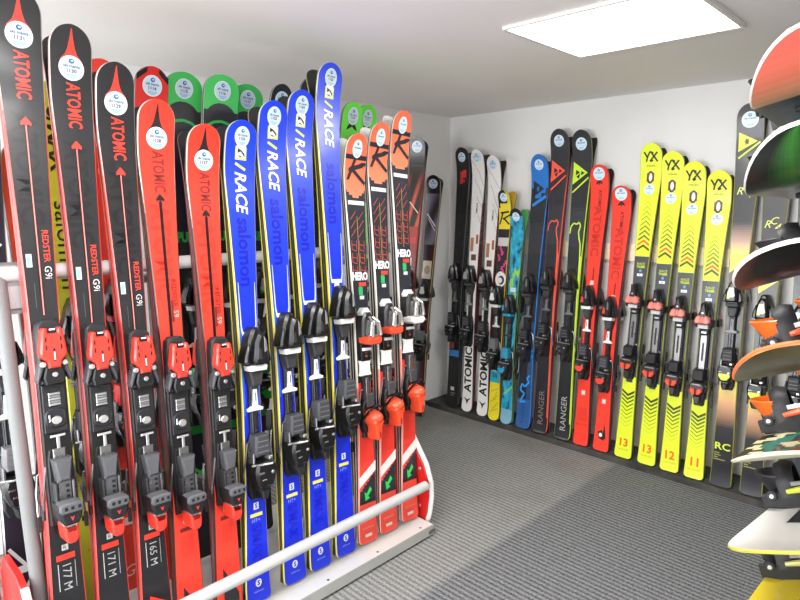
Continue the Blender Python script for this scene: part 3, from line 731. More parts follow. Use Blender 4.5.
# --- front row of the free standing rack, facing the aisle (+X)
TH = math.radians(6.5)
def dir_front(tilt, th=TH):
    a = math.radians(tilt); c = math.cos(a); return (-c*math.sin(th), math.sin(a), c*math.cos(th))
RS = (gfx_redster(True, '177 M'), gfx_redster(True, '171 M'), gfx_redster(True, '165 M'), gfx_redster(False, ''), gfx_redster(False, ''))
BL = gfx_blue(); HE = gfx_hero()
FX, FZ = -1.645, .062
front = [
 (RS[0], .429, 1.8, 1.907, 'tallest black ski, next to the grey upright post, sticker 1131', '1131', 'black and red race skis'),
 (RS[1], .542, 2.0, 1.842, 'black ski with red tip flame, sticker number 1130', '1130', 'black and red race skis'),
 (RS[2], .662, 1.7, 1.761, 'shortest of the three black skis, beside the taller red ski, sticker 1129', '1129', 'black and red race skis'),
 (RS[3], .765, 2.0, 1.672, 'taller red race ski with black tip flame, beside the third black ski', '1128', 'red race skis on the rack'),
 (RS[4], .897, 2.6, 1.615, 'shorter red race ski with black tip flame, beside the shortest blue ski', '1127', 'red race skis on the rack'),
 (BL, 1.005, 3.6, 1.642, 'shortest blue ski with white slanted lettering, beside the red skis', '1126', 'blue race skis'),
 (BL, 1.157, 2.8, 1.72, 'second shortest blue ski with white slanted lettering', '1125', 'blue race skis'),
 (BL, 1.273, 3.0, 1.773, 'second tallest blue ski with white slanted lettering', '1124', 'blue race skis'),
 (BL, 1.397, 3.5, 1.893, 'tallest blue ski with white slanted lettering and bright sheen below its tip', '1123', 'blue race skis'),
 (HE, 1.517, 3.6, 1.642, 'shortest orange tipped ski, leaning next to the tallest blue ski', '', 'orange tipped race skis'),
 (HE, 1.632, 4.1, 1.698, 'middle ski of the three with orange tips', '', 'orange tipped race skis'),
 (HE, 1.761, 4.2, 1.76, 'tallest orange tipped ski, at the far end of the rack', '', 'orange tipped race skis'),
]
short = ['tallest black ski 1131', 'black ski 1130', 'black ski 1129', 'taller red race ski', 'shorter red race ski', 'shortest blue ski', 'second shortest blue ski', 'second tallest blue ski', 'tallest blue ski', 'shortest orange tipped ski', 'middle orange tipped ski', 'tallest orange tipped ski']
for i, (sp, y, tilt, L, lab, num, grp) in enumerate(front):
    d = dir_front(tilt)
    st = (.109, .032) if i < 5 else (.052, .028) if i < 9 else (.058, .025)
    sp = dict(sp)
    if i == 11: sp['bind'] = 'pivotw'
    L -= .016
    pair(sp, L, (FX-.016, y, FZ), d, (1, 0, 0), lab, 'partner ski standing base to base behind the '+short[i], grp, 'rear partner skis on the rack', sticker=st, num=num, oval=1.0 if i < 5 else 1.15 if i < 9 else 1.35)

# --- second row of the rack, behind the upper rail
TH2 = math.radians(4.5)
second = [
 (gfx_slate('#2a2430', '#e4e4e6', '#f0522c'), .398, 1.0, 1.60, 'black ski with white stripes behind the grey upright post', None),
 (gfx_slate('#e8502c', '#2a2a2e', '#2a2233'), .508, 1.0, 1.55, 'orange ski half hidden behind the tallest black ski', None),
 (gfx_olive(), .606, .8, 1.731, 'olive yellow ski with black lettering behind the black skis', None),
 (gfx_redback(True), .728, 2.1, 1.832, 'red ski with white cross near its tail behind the black skis', (.07, .03)),
 (gfx_redback(False), .865, 2.6, 1.826, 'red ski with black tip corners behind the taller red race ski', (.062, .034)),
 (gfx_green(), 1.0, 2.6, 1.834, 'first green tipped ski from the red skis, behind the red race skis', (.056, .034)),
 (gfx_green(), 1.13, 2.6, 1.838, 'middle green tipped ski of the three behind the blue skis', (.056, .034)),
 (gfx_green(), 1.263, 2.6, 1.828, 'third green tipped ski, beside the dark ski in the rear row', (.056, .034)),
 (gfx_slate('#1c2a2a', '#2c4a44', '#26302c'), 1.395, 2.6, 1.842, 'dark green-black ski just behind the blue skis', (.06, .032)),
 (gfx_slate('#202024', '#3a3a3e', '#2a2a2e'), 1.56, 3.0, 1.90, 'plain black ski hidden close behind the tallest blue ski', None),
 (gfx_green(True), 1.765, 3.0, 1.818, 'bright green ski with black chevron tip behind the tallest blue ski', (.06, .03)),
 (gfx_green(True), 1.892, 3.0, 1.825, 'bright green ski behind the two taller orange tipped skis', (.06, .03)),
]
for i, (sp, y, tilt, L, lab, st) in enumerate(second):
    pair(sp, L-.016, (-1.998-.042*(i % 2), y, FZ), dir_front(tilt, TH2), (1, 0, 0), lab, None, 'skis in the rear row of the rack', bc=.55, sticker=st, num='111%d' % (i % 10), oval=1.25 if i > 9 else 1.)

# --- skis leaning on the far wall
def wall_ski(x0, x1, ytop, z, L, spec, lab, short_, st, num='', bc=.587, y0=3.088, oval=1.):
    d = Vector((x1-x0, ytop-y0, z-.034))
    pair(spec, L, (x0, y0, .034), d, (0, -1, 0), lab, 'partner ski leaning base to base behind the '+short_, 'skis along the far wall', 'partner skis along the far wall', sticker=st, num=num, bc=bc, oval=oval, bz=.82)
VO = [gfx_volkl('13'), gfx_volkl('13'), gfx_volkl('12'), gfx_volkl('11')]
WSK = [
 (-2.509, -2.580, 1.779, gfx_dark_red(), 'black ski with red square mark, standing in the room corner', 'black ski in the corner', (.062, .03)),
 (-2.382, -2.454, 1.758, gfx_white(), 'white ski with big black letters, next to the corner black ski', 'white ski nearest the corner', (.05, .03)),
 (-2.256, -2.325, 1.712, gfx_white(), 'white ski with big black letters, next to the black and yellow ski', 'white ski beside the black and yellow ski', (.055, .03)),
 (-2.156, -2.226, 1.488, gfx_yellowblack(), 'black and yellow short ski with pink marks', 'black and yellow short ski', (.045, .026)),
 (-2.060, -2.117, 1.375, gfx_teal(), 'short teal blue ski with lime blotches, shortest on the wall', 'short teal ski', (.05, .026)),
 (-1.945, -1.987, 1.700, gfx_ranger('#2a86dc', True), 'black ski with bright blue tip and blue zigzags', 'blue tipped black ski', (.06, .03)),
 (-1.824, -1.859, 1.836, gfx_ranger('#ee5a44'), 'tall black ski with red triangle emblem', 'tall black ski with red emblem', (.065, .032)),
 (-1.672, -1.719, 1.819, gfx_ranger('#c8e83a'), 'tall black ski with lime triangle emblem, beside the red skis', 'tall black ski with lime emblem', (.075, .034)),
 (-1.554, -1.604, 1.623, gfx_redwall(False), 'taller red ski on the wall, beside the tall black ski', 'taller red wall ski', (.05, .034)),
 (-1.431, -1.470, 1.504, gfx_redwall(True), 'shorter red ski on the wall, black emblem at its tail', 'shorter red wall ski', (.045, .034)),
 (-1.303, -1.320, 1.719, VO[0], 'tallest lime yellow ski, numbered 13, beside the shorter red ski', 'tallest lime ski', (.235, .028)),
 (-1.174, -1.208, 1.671, VO[1], 'second tallest lime yellow ski, also numbered 13', 'second tallest lime ski', (.235, .028)),
 (-1.055, -1.101, 1.615, VO[2], 'lime yellow ski numbered 12', 'lime ski numbered 12', (.235, .028)),
 (-.934, -.981, 1.566, VO[3], 'lime yellow ski numbered 11', 'lime ski numbered 11', (.235, .028)),
 (-.808, -.868, 1.868, gfx_rc('a'), 'tall dark grey ski with lime triangle near its tip', 'tall dark grey ski with lime triangle', (.072, .036)),
 (-.674, -.740, 1.713, gfx_rc('b'), 'shorter dark grey ski with yellow fade partly hidden by snowboard noses', 'shorter dark grey ski with yellow fade', (.07, .034)),
 (-.528, -.595, 1.66, gfx_navy(), 'mottled navy ski behind the snowboards', 'mottled navy ski', None),
]
for i, (x0, x1, z, sp, lab, sh, st) in enumerate(WSK):
    L = math.dist((x0, 3.088, .034), (x1, 3.253, z))
    wall_ski(x0, x1+(.016 if i not in (3, 4) else .052 if i == 3 else .036), 3.268 if i not in (3, 4) else 3.2, z, L, sp, lab, sh, st, '', y0=3.105 if i not in (3, 4) else 3.092)
# two pairs on the side wall near the corner
for x0, y0, x1, y1, z, sp, lab, sh, st in (
  (-2.545, 2.61, -2.62, 2.87, 1.815, gfx_smoke(), 'grey ski with red flames leaning on the side wall', 'grey ski with red flames', (.06, .034)),
  (-2.625, 2.86, -2.655, 3.065, 1.59, gfx_plum(), 'short dark plum ski leaning on the side wall', 'short dark plum ski', (.055, .03))):
    d = Vector((x1-x0, y1-y0, z)); L = d.length
    pair(sp, L, (x0, y0, .004), d, (.42, -.9, 0), lab, 'partner ski leaning base to base behind the '+sh, 'skis on the side wall', 'partner skis on the side wall', sticker=st, num='', bz=.82)

# ------------------------------------------------------------------ the rack
rk = empty('ski_rack', Matrix.Translation((-1.85, .38, 0))); tag(rk, 'grey metal ski rack with red end panels on the carpet', 'ski rack')
RI = Matrix.Translation((1.85, -.38, 0))
def rpart(mb, name, parent=None): return mb.obj(name, parent or rk, RI)
GM = '#b4b5b5'
m = MB(); m.tube([(-1.842, .385, 1.23), (-1.715, .385, .05)], .019, '#77797a', 14, SATIN); rpart(m, 'upright')
m = MB(); m.tube([(-1.845, 1.80, 1.222), (-1.885, 1.80, 1.215), (-1.905, 1.80, 1.18), (-1.905, 1.80, .05)], .013, '#77797a', 12, SATIN); rpart(m, 'upright')
for y in (.33, 1.955):
    m = MB(); m.tube([(-2.185, y, 1.15), (-2.14, y, .05)], .015, GM, 12, METAL); rpart(m, 'upright')
m = MB(); m.tube([(-1.842, .30, 1.222), (-1.842, 1.88, 1.222)], .021, '#c6c7c7', 14, SATIN); rpart(m, 'upper_rail')
m = MB(); m.tube([(-2.185, .30, 1.14), (-2.185, 1.99, 1.14)], .018, '#c2c3c3', 12, METAL); rpart(m, 'upper_rail')
m = MB(); m.tube([(-1.598, .375, .222), (-1.598, 1.80, .222)], .0205, '#c2c3c3', 16, SATIN); rpart(m, 'toe_rail')
m = MB(); m.cube((-2.2, .31, .034), (-1.566, 1.815, .052), '#d2d2ce', SATIN, .004)
m.cube((-1.566, .36, .012), (-1.562, 1.815, .054), '#a8a8a4', SATIN, .002)
for k in range(6):
    for x in (-1.585, -1.86): m.cube((x-.004, .5+k*.25, .052), (x+.004, .508+k*.25, .0535), '#5a4a42')
rpart(m, 'shelf')
for y in (.42, 1.80):
    for x in (-1.59, -2.1):
        m = MB(); m.cube((x-.03, y-.02, .02), (x+.03, y+.02, .036), '#8b8884', METAL, .003); m.cube((x-.012, y-.012, 0), (x+.012, y+.012, .022), '#7a6a5c', METAL, .002); rpart(m, 'foot')
m = MB(); m.cube((-1.95, .33, 1.115), (-1.836, .50, 1.245), '#8f9192', SATIN, .008); m.cube((-1.838, .36, 1.13), (-1.83, .45, 1.19), '#a8a9aa', SATIN, .004); rpart(m, 'rail_clamp')
for y in (.345, 1.84):
    pr = [(-1.632, .03), (-1.618, .08), (-1.608, .16), (-1.612, .22), (-1.64, .29), (-1.68, .345), (-1.715, .40), (-1.76, .42), (-1.9, .42), (-1.94, .36), (-1.95, .03)]
    m = MB(); q = pr if sum(pr[i-1][0]*pr[i][1]-pr[i][0]*pr[i-1][1] for i in range(len(pr))) > 0 else pr[::-1]
    m.prism(q, y+.009, y-.009, '#c8201c', .003, GLOSS, back=True)
    for x, z in ((-1.66, .27), (-1.66, .1), (-1.95, .36)): m.disc(x, z, .008, y-.009, y-.013, SIL, 10, .001, METAL)
    e = rpart(m, 'end_panel')
    m = MB(); edge = [(-1.622, .034), (-1.607, .08), (-1.597, .16), (-1.601, .222), (-1.63, .298), (-1.67, .353), (-1.71, .408)]
    m.tube([(x, y, z) for x, z in edge], .0105, '#e8e4e2', 8); w = rpart(m, 'white_edge_trim', e)

q = [(-2.27, .03), (-1.965, .03), (-1.965, .40), (-2.05, .43), (-2.2, .33)]
m = MB(); m.prism(q, .335, .317, '#a81a18', .003, GLOSS, back=True); rpart(m, 'end_panel')
# ------------------------------------------------------------------ snowboards
def snowboard(pose, base, top, edge, label, bcol, Lb=1.5, W=.30):
    xc, yt, z, head, rise, nl, roll = pose
    M = Matrix.Translation((xc, yt, z)) @ Matrix.Rotation(head, 4, 'Z') @ Matrix.Rotation(-roll, 4, 'Y')
    r = empty('snowboard', M); tag(r, label, 'snowboard', 'snowboards stacked in the board rack')
    st = [nl*(1-math.cos(i/12*PI/2)) for i in range(13)]+[nl+(Lb-2*nl)*i/60 for i in range(1, 60)]
    st = st+[Lb-s for s in st[:13][::-1]]
    def hw(s):
        e = min(s, Lb-s); k = min(1, e/nl); h = W/2*max(0, 1-(1-k)**2.2)**.45
        if e > nl: h -= .018*math.sin((s-nl)/(Lb-2*nl)*PI)
        return max(h, .003)
    def zz(s): e = min(s, Lb-s); k = min(1, e/nl); return rise*(1-k)**2
    N = 24; T = .0095; mb = MB(); up = []; dn = []
    for s in st:
        h = hw(s); up.append([((-h+2*h*j/N), s, zz(s)+T) for j in range(N+1)]); dn.append([((-h+2*h*j/N), s, zz(s)) for j in range(N+1)])
    mid = lambda i: (st[i]+st[i+1])/2
    mb.grid(up, lambda i, j: top(mid(i), (j+.5)/N*2-1), GLOSS)
    mb.grid(dn, lambda i, j: base(mid(i), (j+.5)/N*2-1), GLOSS, flip=True)
    ec = lambda i, j: edge
    for j0, fl in ((0, True), (N, False)):
        mb.grid([[a[j0], b[j0]] for a, b in zip(dn, up)], edge, SATIN, flip=not fl)
    mb.face([dn[0][0], up[0][0], up[0][N], dn[0][N]][::-1], edge); mb.face([dn[-1][0], up[-1][0], up[-1][N], dn[-1][N]], edge)
    mb.obj('board', r)
    rim = MB(); path = [(-hw(s)-.0005, s, zz(s)+T*.6) for s in st[12:2:-1]]+[(x*hw(st[2]), st[0]-.0006+ (st[2])*abs(x)**2, zz(st[1])+T*.6) for x in (-.8, -.4, 0, .4, .8)]+[(hw(s)+.0005, s, zz(s)+T*.6) for s in st[3:13]]
    rim.tube(path, .0028, edge, 6, SATIN); rim.obj('edge_rim', r)
    main, cup, metal, lever = bcol
    for yb in (.47, .99):
        p = MB(); A = Matrix.Translation((-.036, yb, T)) @ Matrix.Rotation(math.radians(12 if yb < .6 else -4), 4, 'Z')
        # base plate drawn lying in x/y : use prism in (x,z) then tip it over
        R = Matrix(((1, 0, 0, 0), (0, 0, 1, 0), (0, -1, 0, 0), (0, 0, 0, 1)))
        p.prism([(-.115, -.045), (-.07, -.062), (.08, -.062), (.115, -.045), (.115, .045), (.08, .062), (-.07, .062), (-.115, .045)], 0, -.018, main, .004)
        for sy in (-1, 1):
            q = [(-.12, sy*.062-.006), (.05, sy*.062-.006), (.05, sy*.062+.006), (-.12, sy*.062+.006)]; p.prism(q, -.01, -.05, main, .004)
        p.disc(0, 0, .045, -.018, -.024, '#3a3a3e', 16, .002)
        b = p.obj('binding', r, A @ R)
        hh = MB(); rows = []
        for k in range(11):
            a = PI/2+PI*k/10; cx, cy = -.05+.050*math.cos(a), .060*math.sin(a); rows.append([(cx, cy, .03), (cx*1.02, cy*1.02, .075), (cx*1.0+.004, cy*.94, .075), (cx+.004, cy*.94, .03)])
        hh.grid(rows, metal, METAL, close=True, flip=True); hh.obj('heel_hoop', b, A)
        hb = MB(); rows = []
        for k in range(6):
            t = k/5; z_ = .035+.06*t; rr = .052+.010*t; off = -.052-.014*t
            rows.append([(off+rr*math.cos(PI*.5+PI*j/12)*(1.05), rr*.98*math.sin(PI*.5+PI*j/12), z_+.012*math.sin(PI*j/12)) for j in range(13)])
        inner = [[(x+.006, y*.93, z_+.002) for x, y, z_ in r_] for r_ in rows]
        hb.grid(rows, cup, GLOSS); hb.grid(inner, cup, GLOSS, flip=True); hb.grid([rows[-1], inner[-1]], cup, GLOSS); hb.obj('highback', b, A)
        for nm, xs, ht, wd in (('ankle_strap', -.045, .125, .05), ('toe_strap', .075, .085, .036)):
            s_ = MB(); rows = []
            for k in range(11):
                a = PI*k/10; y_, z_ = .068*math.cos(a), .03+(ht-.03)*math.sin(a)**.7
                rows.append([(xs-wd/2, y_, z_), (xs, y_*1.08, z_+.008), (xs+wd/2, y_, z_), (xs+wd/2, y_*.88, z_-.010), (xs-wd/2, y_*.88, z_-.010)])
            s_.grid(rows, main, SATIN, close=True, flip=True); s_.obj(nm, b, A)
        lv = MB(); lv.tube([(-.045, -.080, .055), (0.0, -.084, .06), (.04, -.082, .052)], [.007, .010, .006], lever, 8, GLOSS); lv.disc(-.09, .045, .016, -.066, -.078, '#2a2a2e', 12, .003); lv.disc(-.09, .045, .007, -.078, -.08, SIL, 8, .001, METAL)
        lv.box(-.03, .045, -.064, -.075, .068, .080, WHT if cup != '#26262a' else LG, .003); lv.obj('ratchet_lever', b, A)
    return r, mb
def flat(c): return lambda s, t: c
def base1(s, t):
    if s > .24: return '#262c2a'
    return mix(mix('#ea6a5c', '#f29a74', (s-.02)*5), '#f6cc94', (s-.12)*6)
def base2(s, t): return mix('#161c18', '#3f8a34', max(0, 1-abs(t+.3+.2*(s-.1))*2.6)*.8*(1-min(1, s*2.2))) if s < .5 else '#181d1a'
def base3(s, t): return mix('#161618', '#7a4038', max(0, -t-.62)*1.4)
def base4(s, t): return mix('#2c2a1c', '#4c4a30', max(0, t*.6+.3))
def top5(s, t):
    k = noise.noise((s*9, t*1.5, 4.)); q = t+.5*k
    if q < -.62: return '#e6dcae' if noise.noise((s*26, t*2.5, 1.)) > -.05 else '#2c271a'
    if q < -.42: return '#2f7d6c'
    if q < -.1: return '#3a342a' if noise.noise((s*17, t*3, 2.)) > -.1 else '#d8c898'
    if q < .1: return '#2f6a5c'
    return '#7a3a26' if k > .1 else '#4a4032' if k > -.15 else '#d6c498'
def top6(s, t): return '#efeeea' if not (.27 < s < .45 and -.3 < t < .9) else '#2a2a30'
SB = [
 ((-.294, 1.589, 1.687, .14, .103, .238, .264), base1, flat('#2a2e30'), '#f0eeea', 'topmost snowboard, pink and orange base with white edge', ('#1a1a1c', '#26262a', '#6a6a6e', '#333338')),
 ((-.273, 1.498, 1.457, .11, .113, .276, .219), base2, flat('#20262a'), '#e6e8e4', 'dark green snowboard, second from the top of the stack', ('#1a1a1c', '#26262a', '#8a8a8e', '#2aa0b0')),
 ((-.278, 1.402, 1.256, -.049, .065, .223, .40), base3, flat('#26262a'), '#e4dedb', 'near black snowboard with white rim, third from the top', ('#1a1a1c', '#26262a', '#d8d8d6', '#e86a3a')),
 ((-.253, 1.416, 1.036, -.001, .08, .19, .40), base4, flat('#3a3626'), '#ee7a44', 'olive black snowboard with orange edge, fourth from the top', ('#1a1a1d', '#ee6a1e', '#b4b6ba', '#ee5a2a')),
 ((-.311, 1.679, .737, -.032, .045, .181, .40), flat('#d8d0b0'), top5, '#ddd6bc', 'camouflage patterned snowboard, third from the floor', ('#1a1a1d', '#ee6a1e', '#b4b6ba', '#ee5a2a')),
 ((-.30, 1.663, .505, -.084, .022, .151, .40), flat('#c8c23a'), top6, '#c4be48', 'white snowboard with yellow edge, second from the floor', ('#17171a', '#26262a', '#3a3a3e', '#cfe23a')),
 ((-.245, 1.62, .295, .0, .03, .2, .35), flat('#d8b82c'), flat('#e4cc34'), '#d8b830', 'yellow snowboard at the bottom of the stack', ('#17171a', '#26262a', '#4a4a50', '#b8b46a')),
]
for pose, b, t, e, lab, bc in SB:
    r, _ = snowboard(pose, b, t, e, lab, bc)
# the rack that carries them, on the side wall by the camera
br = empty('snowboard_rack', Matrix.Translation((.3, 2.3, 0))); tag(br, 'black steel arms on posts holding the stacked snowboards', 'snowboard rack')
BI = Matrix.Translation((-.3, -2.3, 0))
for y in (1.93, 2.55):
    m = MB(); m.cube((.16, y-.025, 0), (.2, y+.025, 1.98), '#2a2a2c', SATIN, .003); m.obj('upright', br, BI)
for pose, *_r in SB:
    xc, yt, z, head, rise, nl, roll = pose
    for y in (1.93, 2.55):
        dy = y-yt; xo = xc-dy*math.sin(head)
        zl = lambda x: z+(x-xo)*math.tan(roll)-.0165
        xi = xo-.06
        m = MB(); m.tube([(xi, y, zl(xi)), (.18, y, zl(.18))], .008, '#2a2a2c', 8); m.obj('support_arm', br, BI)

# ------------------------------------------------------------------ the room
def plane(name, pts, mat):
    me = bpy.data.meshes.new(name); me.from_pydata(pts, [], [tuple(range(len(pts)))]); me.materials.append(mat)
    return struct(link(name, me))
def slab(name, lo, hi, mat):
    m = MB(); m.cube(lo, hi, '#ffffff'); o = m.obj(name, None, None, [mat, mat, mat]); return struct(o)
def plaster(name, c1, c2, scale, rough=.85, bump=.05, flecks=False):
    m, nt, b = nodemat(name); b.inputs['Roughness'].default_value = rough; b.inputs['Specular IOR Level'].default_value = .25
    tc = nt.nodes.new('ShaderNodeTexCoord'); n = nt.nodes.new('ShaderNodeTexNoise'); n.inputs['Scale'].default_value = scale; n.inputs['Detail'].default_value = 6
    cr = nt.nodes.new('ShaderNodeValToRGB'); cr.color_ramp.elements[0].color = H(c1); cr.color_ramp.elements[1].color = H(c2); cr.color_ramp.elements[0].position = .3; cr.color_ramp.elements[1].position = .7
    nt.links.new(tc.outputs['Object'], n.inputs['Vector']); nt.links.new(n.outputs['Fac'], cr.inputs['Fac'])
    out = cr.outputs['Color']
    if flecks:
        mp = nt.nodes.new('ShaderNodeMapping'); mp.inputs['Scale'].default_value = (9, 22, 1); mp.inputs['Rotation'].default_value = (0, 0, .5)
        v = nt.nodes.new('ShaderNodeTexNoise'); v.inputs['Scale'].default_value = 1.6; v.inputs['Detail'].default_value = 3
        nt.links.new(tc.outputs['Object'], mp.inputs['Vector']); nt.links.new(mp.outputs['Vector'], v.inputs['Vector'])
        c2_ = nt.nodes.new('ShaderNodeValToRGB'); c2_.color_ramp.elements[0].position = .735; c2_.color_ramp.elements[1].position = .76
        nt.links.new(v.outputs['Fac'], c2_.inputs['Fac'])
        mx = nt.nodes.new('ShaderNodeMix'); mx.data_type = 'RGBA'; mx.inputs['B'].default_value = H('#f0eeea')
        nt.links.new(c2_.outputs['Color'], mx.inputs['Factor']); nt.links.new(out, mx.inputs['A']); out = mx.outputs['Result']
    nt.links.new(out, b.inputs['Base Color'])
    bp = nt.nodes.new('ShaderNodeBump'); bp.inputs['Strength'].default_value = bump; n2 = nt.nodes.new('ShaderNodeTexNoise'); n2.inputs['Scale'].default_value = 90
    nt.links.new(tc.outputs['Object'], n2.inputs['Vector']); nt.links.new(n2.outputs['Fac'], bp.inputs['Height']); nt.links.new(bp.outputs['Normal'], b.inputs['Normal'])
    return m
def carpet():
    m, nt, b = nodemat('ribbed_carpet'); b.inputs['Roughness'].default_value = .95; b.inputs['Specular IOR Level'].default_value = .1
    N = nt.nodes.new; Lk = nt.links.new
    tc = N('ShaderNodeTexCoord'); sep = N('ShaderNodeSeparateXYZ'); Lk(tc.outputs['Object'], sep.inputs['Vector'])
    w = N('ShaderNodeTexWave'); w.wave_type = 'BANDS'; w.bands_direction = 'Y'; w.inputs['Scale'].default_value = 13; w.inputs['Distortion'].default_value = 2.2; w.inputs['Detail'].default_value = 2; w.inputs['Detail Scale'].default_value = 9
    Lk(tc.outputs['Object'], w.inputs['Vector'])
    n = N('ShaderNodeTexNoise'); n.inputs['Scale'].default_value = 150; n.inputs['Detail'].default_value = 3; Lk(tc.outputs['Object'], n.inputs['Vector'])
    wear = N('ShaderNodeMapRange'); wear.inputs['From Min'].default_value = -1.31; wear.inputs['From Max'].default_value = -1.35; Lk(sep.outputs['X'], wear.inputs['Value'])
    nb = N('ShaderNodeTexNoise'); nb.inputs['Scale'].default_value = 2.2; nb.inputs['Detail'].default_value = 4; Lk(tc.outputs['Object'], nb.inputs['Vector'])
    def ramp(src, a, c, p0=.2, p1=.8):
        r = N('ShaderNodeValToRGB'); r.color_ramp.elements[0].color = H(a); r.color_ramp.elements[1].color = H(c); r.color_ramp.elements[0].position = p0; r.color_ramp.elements[1].position = p1
        Lk(src, r.inputs['Fac']); return r.outputs['Color']
    def mixc(f, a, c, mode='MIX'):
        x = N('ShaderNodeMix'); x.data_type = 'RGBA'; x.blend_type = mode
        if isinstance(f, float): x.inputs['Factor'].default_value = f
        else: Lk(f, x.inputs['Factor'])
        Lk(a, x.inputs['A']); Lk(c, x.inputs['B']); return x.outputs['Result']
    rib = N('ShaderNodeMath'); rib.operation = 'MULTIPLY_ADD'; rib.inputs[1].default_value = .34; Lk(w.outputs['Fac'], rib.inputs[0])
    sc2 = N('ShaderNodeMath'); sc2.operation = 'MULTIPLY'; sc2.inputs[1].default_value = .85; Lk(n.outputs['Fac'], sc2.inputs[0]); Lk(sc2.outputs[0], rib.inputs[2])
    dark = ramp(rib.outputs[0], '#333437', '#989a9c', .28, .92); light = ramp(rib.outputs[0], '#58595a', '#aeaeab', .25, .95)
    c = mixc(wear.outputs['Result'], dark, light)
    brown = ramp(nb.outputs['Fac'], '#ffffff', '#d8ccbc', .5, .75); f2 = N('ShaderNodeMath'); f2.operation = 'MULTIPLY'; f2.inputs[1].default_value = .7; Lk(wear.outputs['Result'], f2.inputs[0])
    c = mixc(f2.outputs[0], c, mixc(1.0, c, brown, 'MULTIPLY')); Lk(c, b.inputs['Base Color'])
    bp = N('ShaderNodeBump'); bp.inputs['Strength'].default_value = .5; bp.inputs['Distance'].default_value = .004; Lk(rib.outputs[0], bp.inputs['Height']); Lk(bp.outputs['Normal'], b.inputs['Normal'])
    return m
WALL = plaster('white_wall_paint', '#dcdbd9', '#e6e5e4', 1.5)
CEIL = plaster('ceiling_paint', '#efebe7', '#f4f1ee', 1.2, .9, .08, True)
XL, XR, YB, YF, ZC = -2.732, .42, 3.31, -2.2, 2.0
slab('floor', (XL-.1, YF-.1, -.1), (XR+.1, YB+.1, 0), carpet())
slab('ceiling', (XL-.1, YF-.1, ZC), (XR+.1, YB+.1, ZC+.1), CEIL)
slab('wall_back', (XL-.1, YB, 0), (XR+.1, YB+.1, ZC), WALL)
slab('wall_left', (XL-.1, YF-.1, 0), (XL, YB, ZC), plaster('brightened_wall_paint', '#eeedec', '#f4f4f3', 1.5))  # wall paint made lighter here to stand in for missing light
slab('wall_right', (XR, YF-.1, 0), (XR+.1, YB, ZC), WALL)
slab('wall_front', (XL, YF-.1, 0), (XR, YF, ZC), WALL)
# carpeted plinth along the far wall with a thin dark and pale edge
pm = plaster('plinth_carpet', '#3f4144', '#5a5c60', 60, .95, .3)
slab('trim_1', (XL, 3.075, 0), (XR, YB, .03), pm)
em = plaster('plinth_nosing', '#2e2d2c', '#55524c', 9, .6, .02)
slab('trim_2', (XL, 3.066, .0), (XR, 3.0765, .034), em)
wm, nt, b_ = nodemat('pale_pine'); b_.inputs['Roughness'].default_value = .6
tc = nt.nodes.new('ShaderNodeTexCoord'); mp = nt.nodes.new('ShaderNodeMapping'); mp.inputs['Scale'].default_value = (2, 30, 30); nz = nt.nodes.new('ShaderNodeTexNoise'); nz.inputs['Scale'].default_value = 3
cr = nt.nodes.new('ShaderNodeValToRGB'); cr.color_ramp.elements[0].color = H('#ecdcba'); cr.color_ramp.elements[1].color = H('#fbf0d8')
nt.links.new(tc.outputs['Object'], mp.inputs['Vector']); nt.links.new(mp.outputs['Vector'], nz.inputs['Vector']); nt.links.new(nz.outputs['Fac'], cr.inputs['Fac']); nt.links.new(cr.outputs['Color'], b_.inputs['Base Color'])
slab('trim_3', (-2.6, 3.284, 1.098), (XR, YB, 1.19), wm)
# unseen glowing window added behind the viewer to fill in light
def added_fill_window():
    x0, x1, z0, z1 = -2.55, .25, .25, 1.8
    m = MB()
    for a, b in (((x0-.05, z0-.05), (x1+.05, z0)), ((x0-.05, z1), (x1+.05, z1+.05)), ((x0-.05, z0), (x0, z1)), ((x1, z0), (x1+.05, z1)), ((-1.17, z0), (-1.13, z1))):
        m.cube((a[0], YF, a[1]), (b[0], YF+.04, b[1]), '#e8e6e2', SATIN, .004)
    f = struct(m.obj('added_fill_window'))
    em_, nt_, b2 = nodemat('fill_glow'); b2.inputs['Emission Color'].default_value = (.97, .985, 1, 1); b2.inputs['Emission Strength'].default_value = 11; b2.inputs['Base Color'].default_value = (.8, .85, .9, 1)  # glowing sheet put in as fill light
    me = bpy.data.meshes.new('fill_pane'); me.from_pydata([(x0, YF+.01, z0), (x0, YF+.01, z1), (x1, YF+.01, z1), (x1, YF+.01, z0)], [], [(0, 1, 2, 3)]); me.materials.append(em_)
    link('fill_pane', me, f)
added_fill_window()
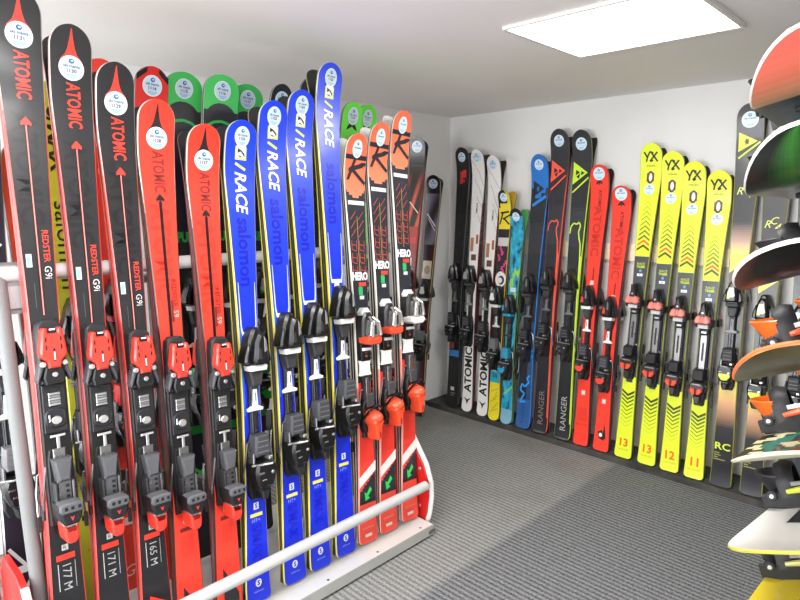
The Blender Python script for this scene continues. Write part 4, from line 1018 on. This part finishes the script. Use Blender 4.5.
# ceiling lights
def ceiling_light(x0, y0, x1, y1, lab, e):
    cx, cy = (x0+x1)/2, (y0+y1)/2
    r = empty('ceiling_light', Matrix.Translation((cx, cy, ZC))); tag(r, lab, 'ceiling light', 'square ceiling lights')
    I = Matrix.Translation((-cx, -cy, -ZC))
    m = MB(); fw = .014
    for lo, hi in (((x0-fw, y0-fw), (x1+fw, y0)), ((x0-fw, y1), (x1+fw, y1+fw)), ((x0-fw, y0), (x0, y1)), ((x1, y0), (x1+fw, y1))):
        m.cube((lo[0], lo[1], ZC-.014), (hi[0], hi[1], ZC-.0005), '#dcdad6', SATIN, .003)
    m.obj('frame', r, I)
    em_, nt_, b2 = nodemat('light_diffuser'); b2.inputs['Emission Color'].default_value = (1, .985, .96, 1); b2.inputs['Emission Strength'].default_value = e; b2.inputs['Base Color'].default_value = (.9, .9, .9, 1)
    me = bpy.data.meshes.new('diffuser'); me.from_pydata([(x0-cx, y0-cy, -.01), (x0-cx, y1-cy, -.01), (x1-cx, y1-cy, -.01), (x1-cx, y0-cy, -.01)], [], [(0, 1, 2, 3)]); me.materials.append(em_)
    link('diffuser', me, r)
EM = 21
ceiling_light(-1.235, 1.79, -.66, 2.30, 'bright square ceiling light panel above the carpet', EM)
ceiling_light(-1.1, .1, -.5, .7, 'square ceiling light panel added for brightness above the near end of the rack', EM*1.1)  # unseen panel, put in to raise the light on the rack
ceiling_light(-1.1, -1.5, -.5, -.9, 'square ceiling light panel added for brightness behind the viewer', EM)  # out of view, added as extra fill for the room

# ------------------------------------------------------------------ camera, look
cam = bpy.data.cameras.new('camera'); cam.sensor_width = 36; cam.lens = 27; cam.clip_start = .02
co = bpy.data.objects.new('camera', cam); COL.objects.link(co); co.location = (0, 0, 1.4)
co.rotation_euler = (math.radians(90)-math.atan2(94, 600), 0, math.radians(44.2)); sc.camera = co
w = bpy.data.worlds.new('world'); sc.world = w; w.use_nodes = True; w.node_tree.nodes['Background'].inputs[0].default_value = (.9, .93, 1, 1); w.node_tree.nodes['Background'].inputs[1].default_value = .3
sc.view_settings.view_transform = 'Standard'; sc.view_settings.look = 'None'; sc.view_settings.exposure = 0; sc.view_settings.gamma = .98
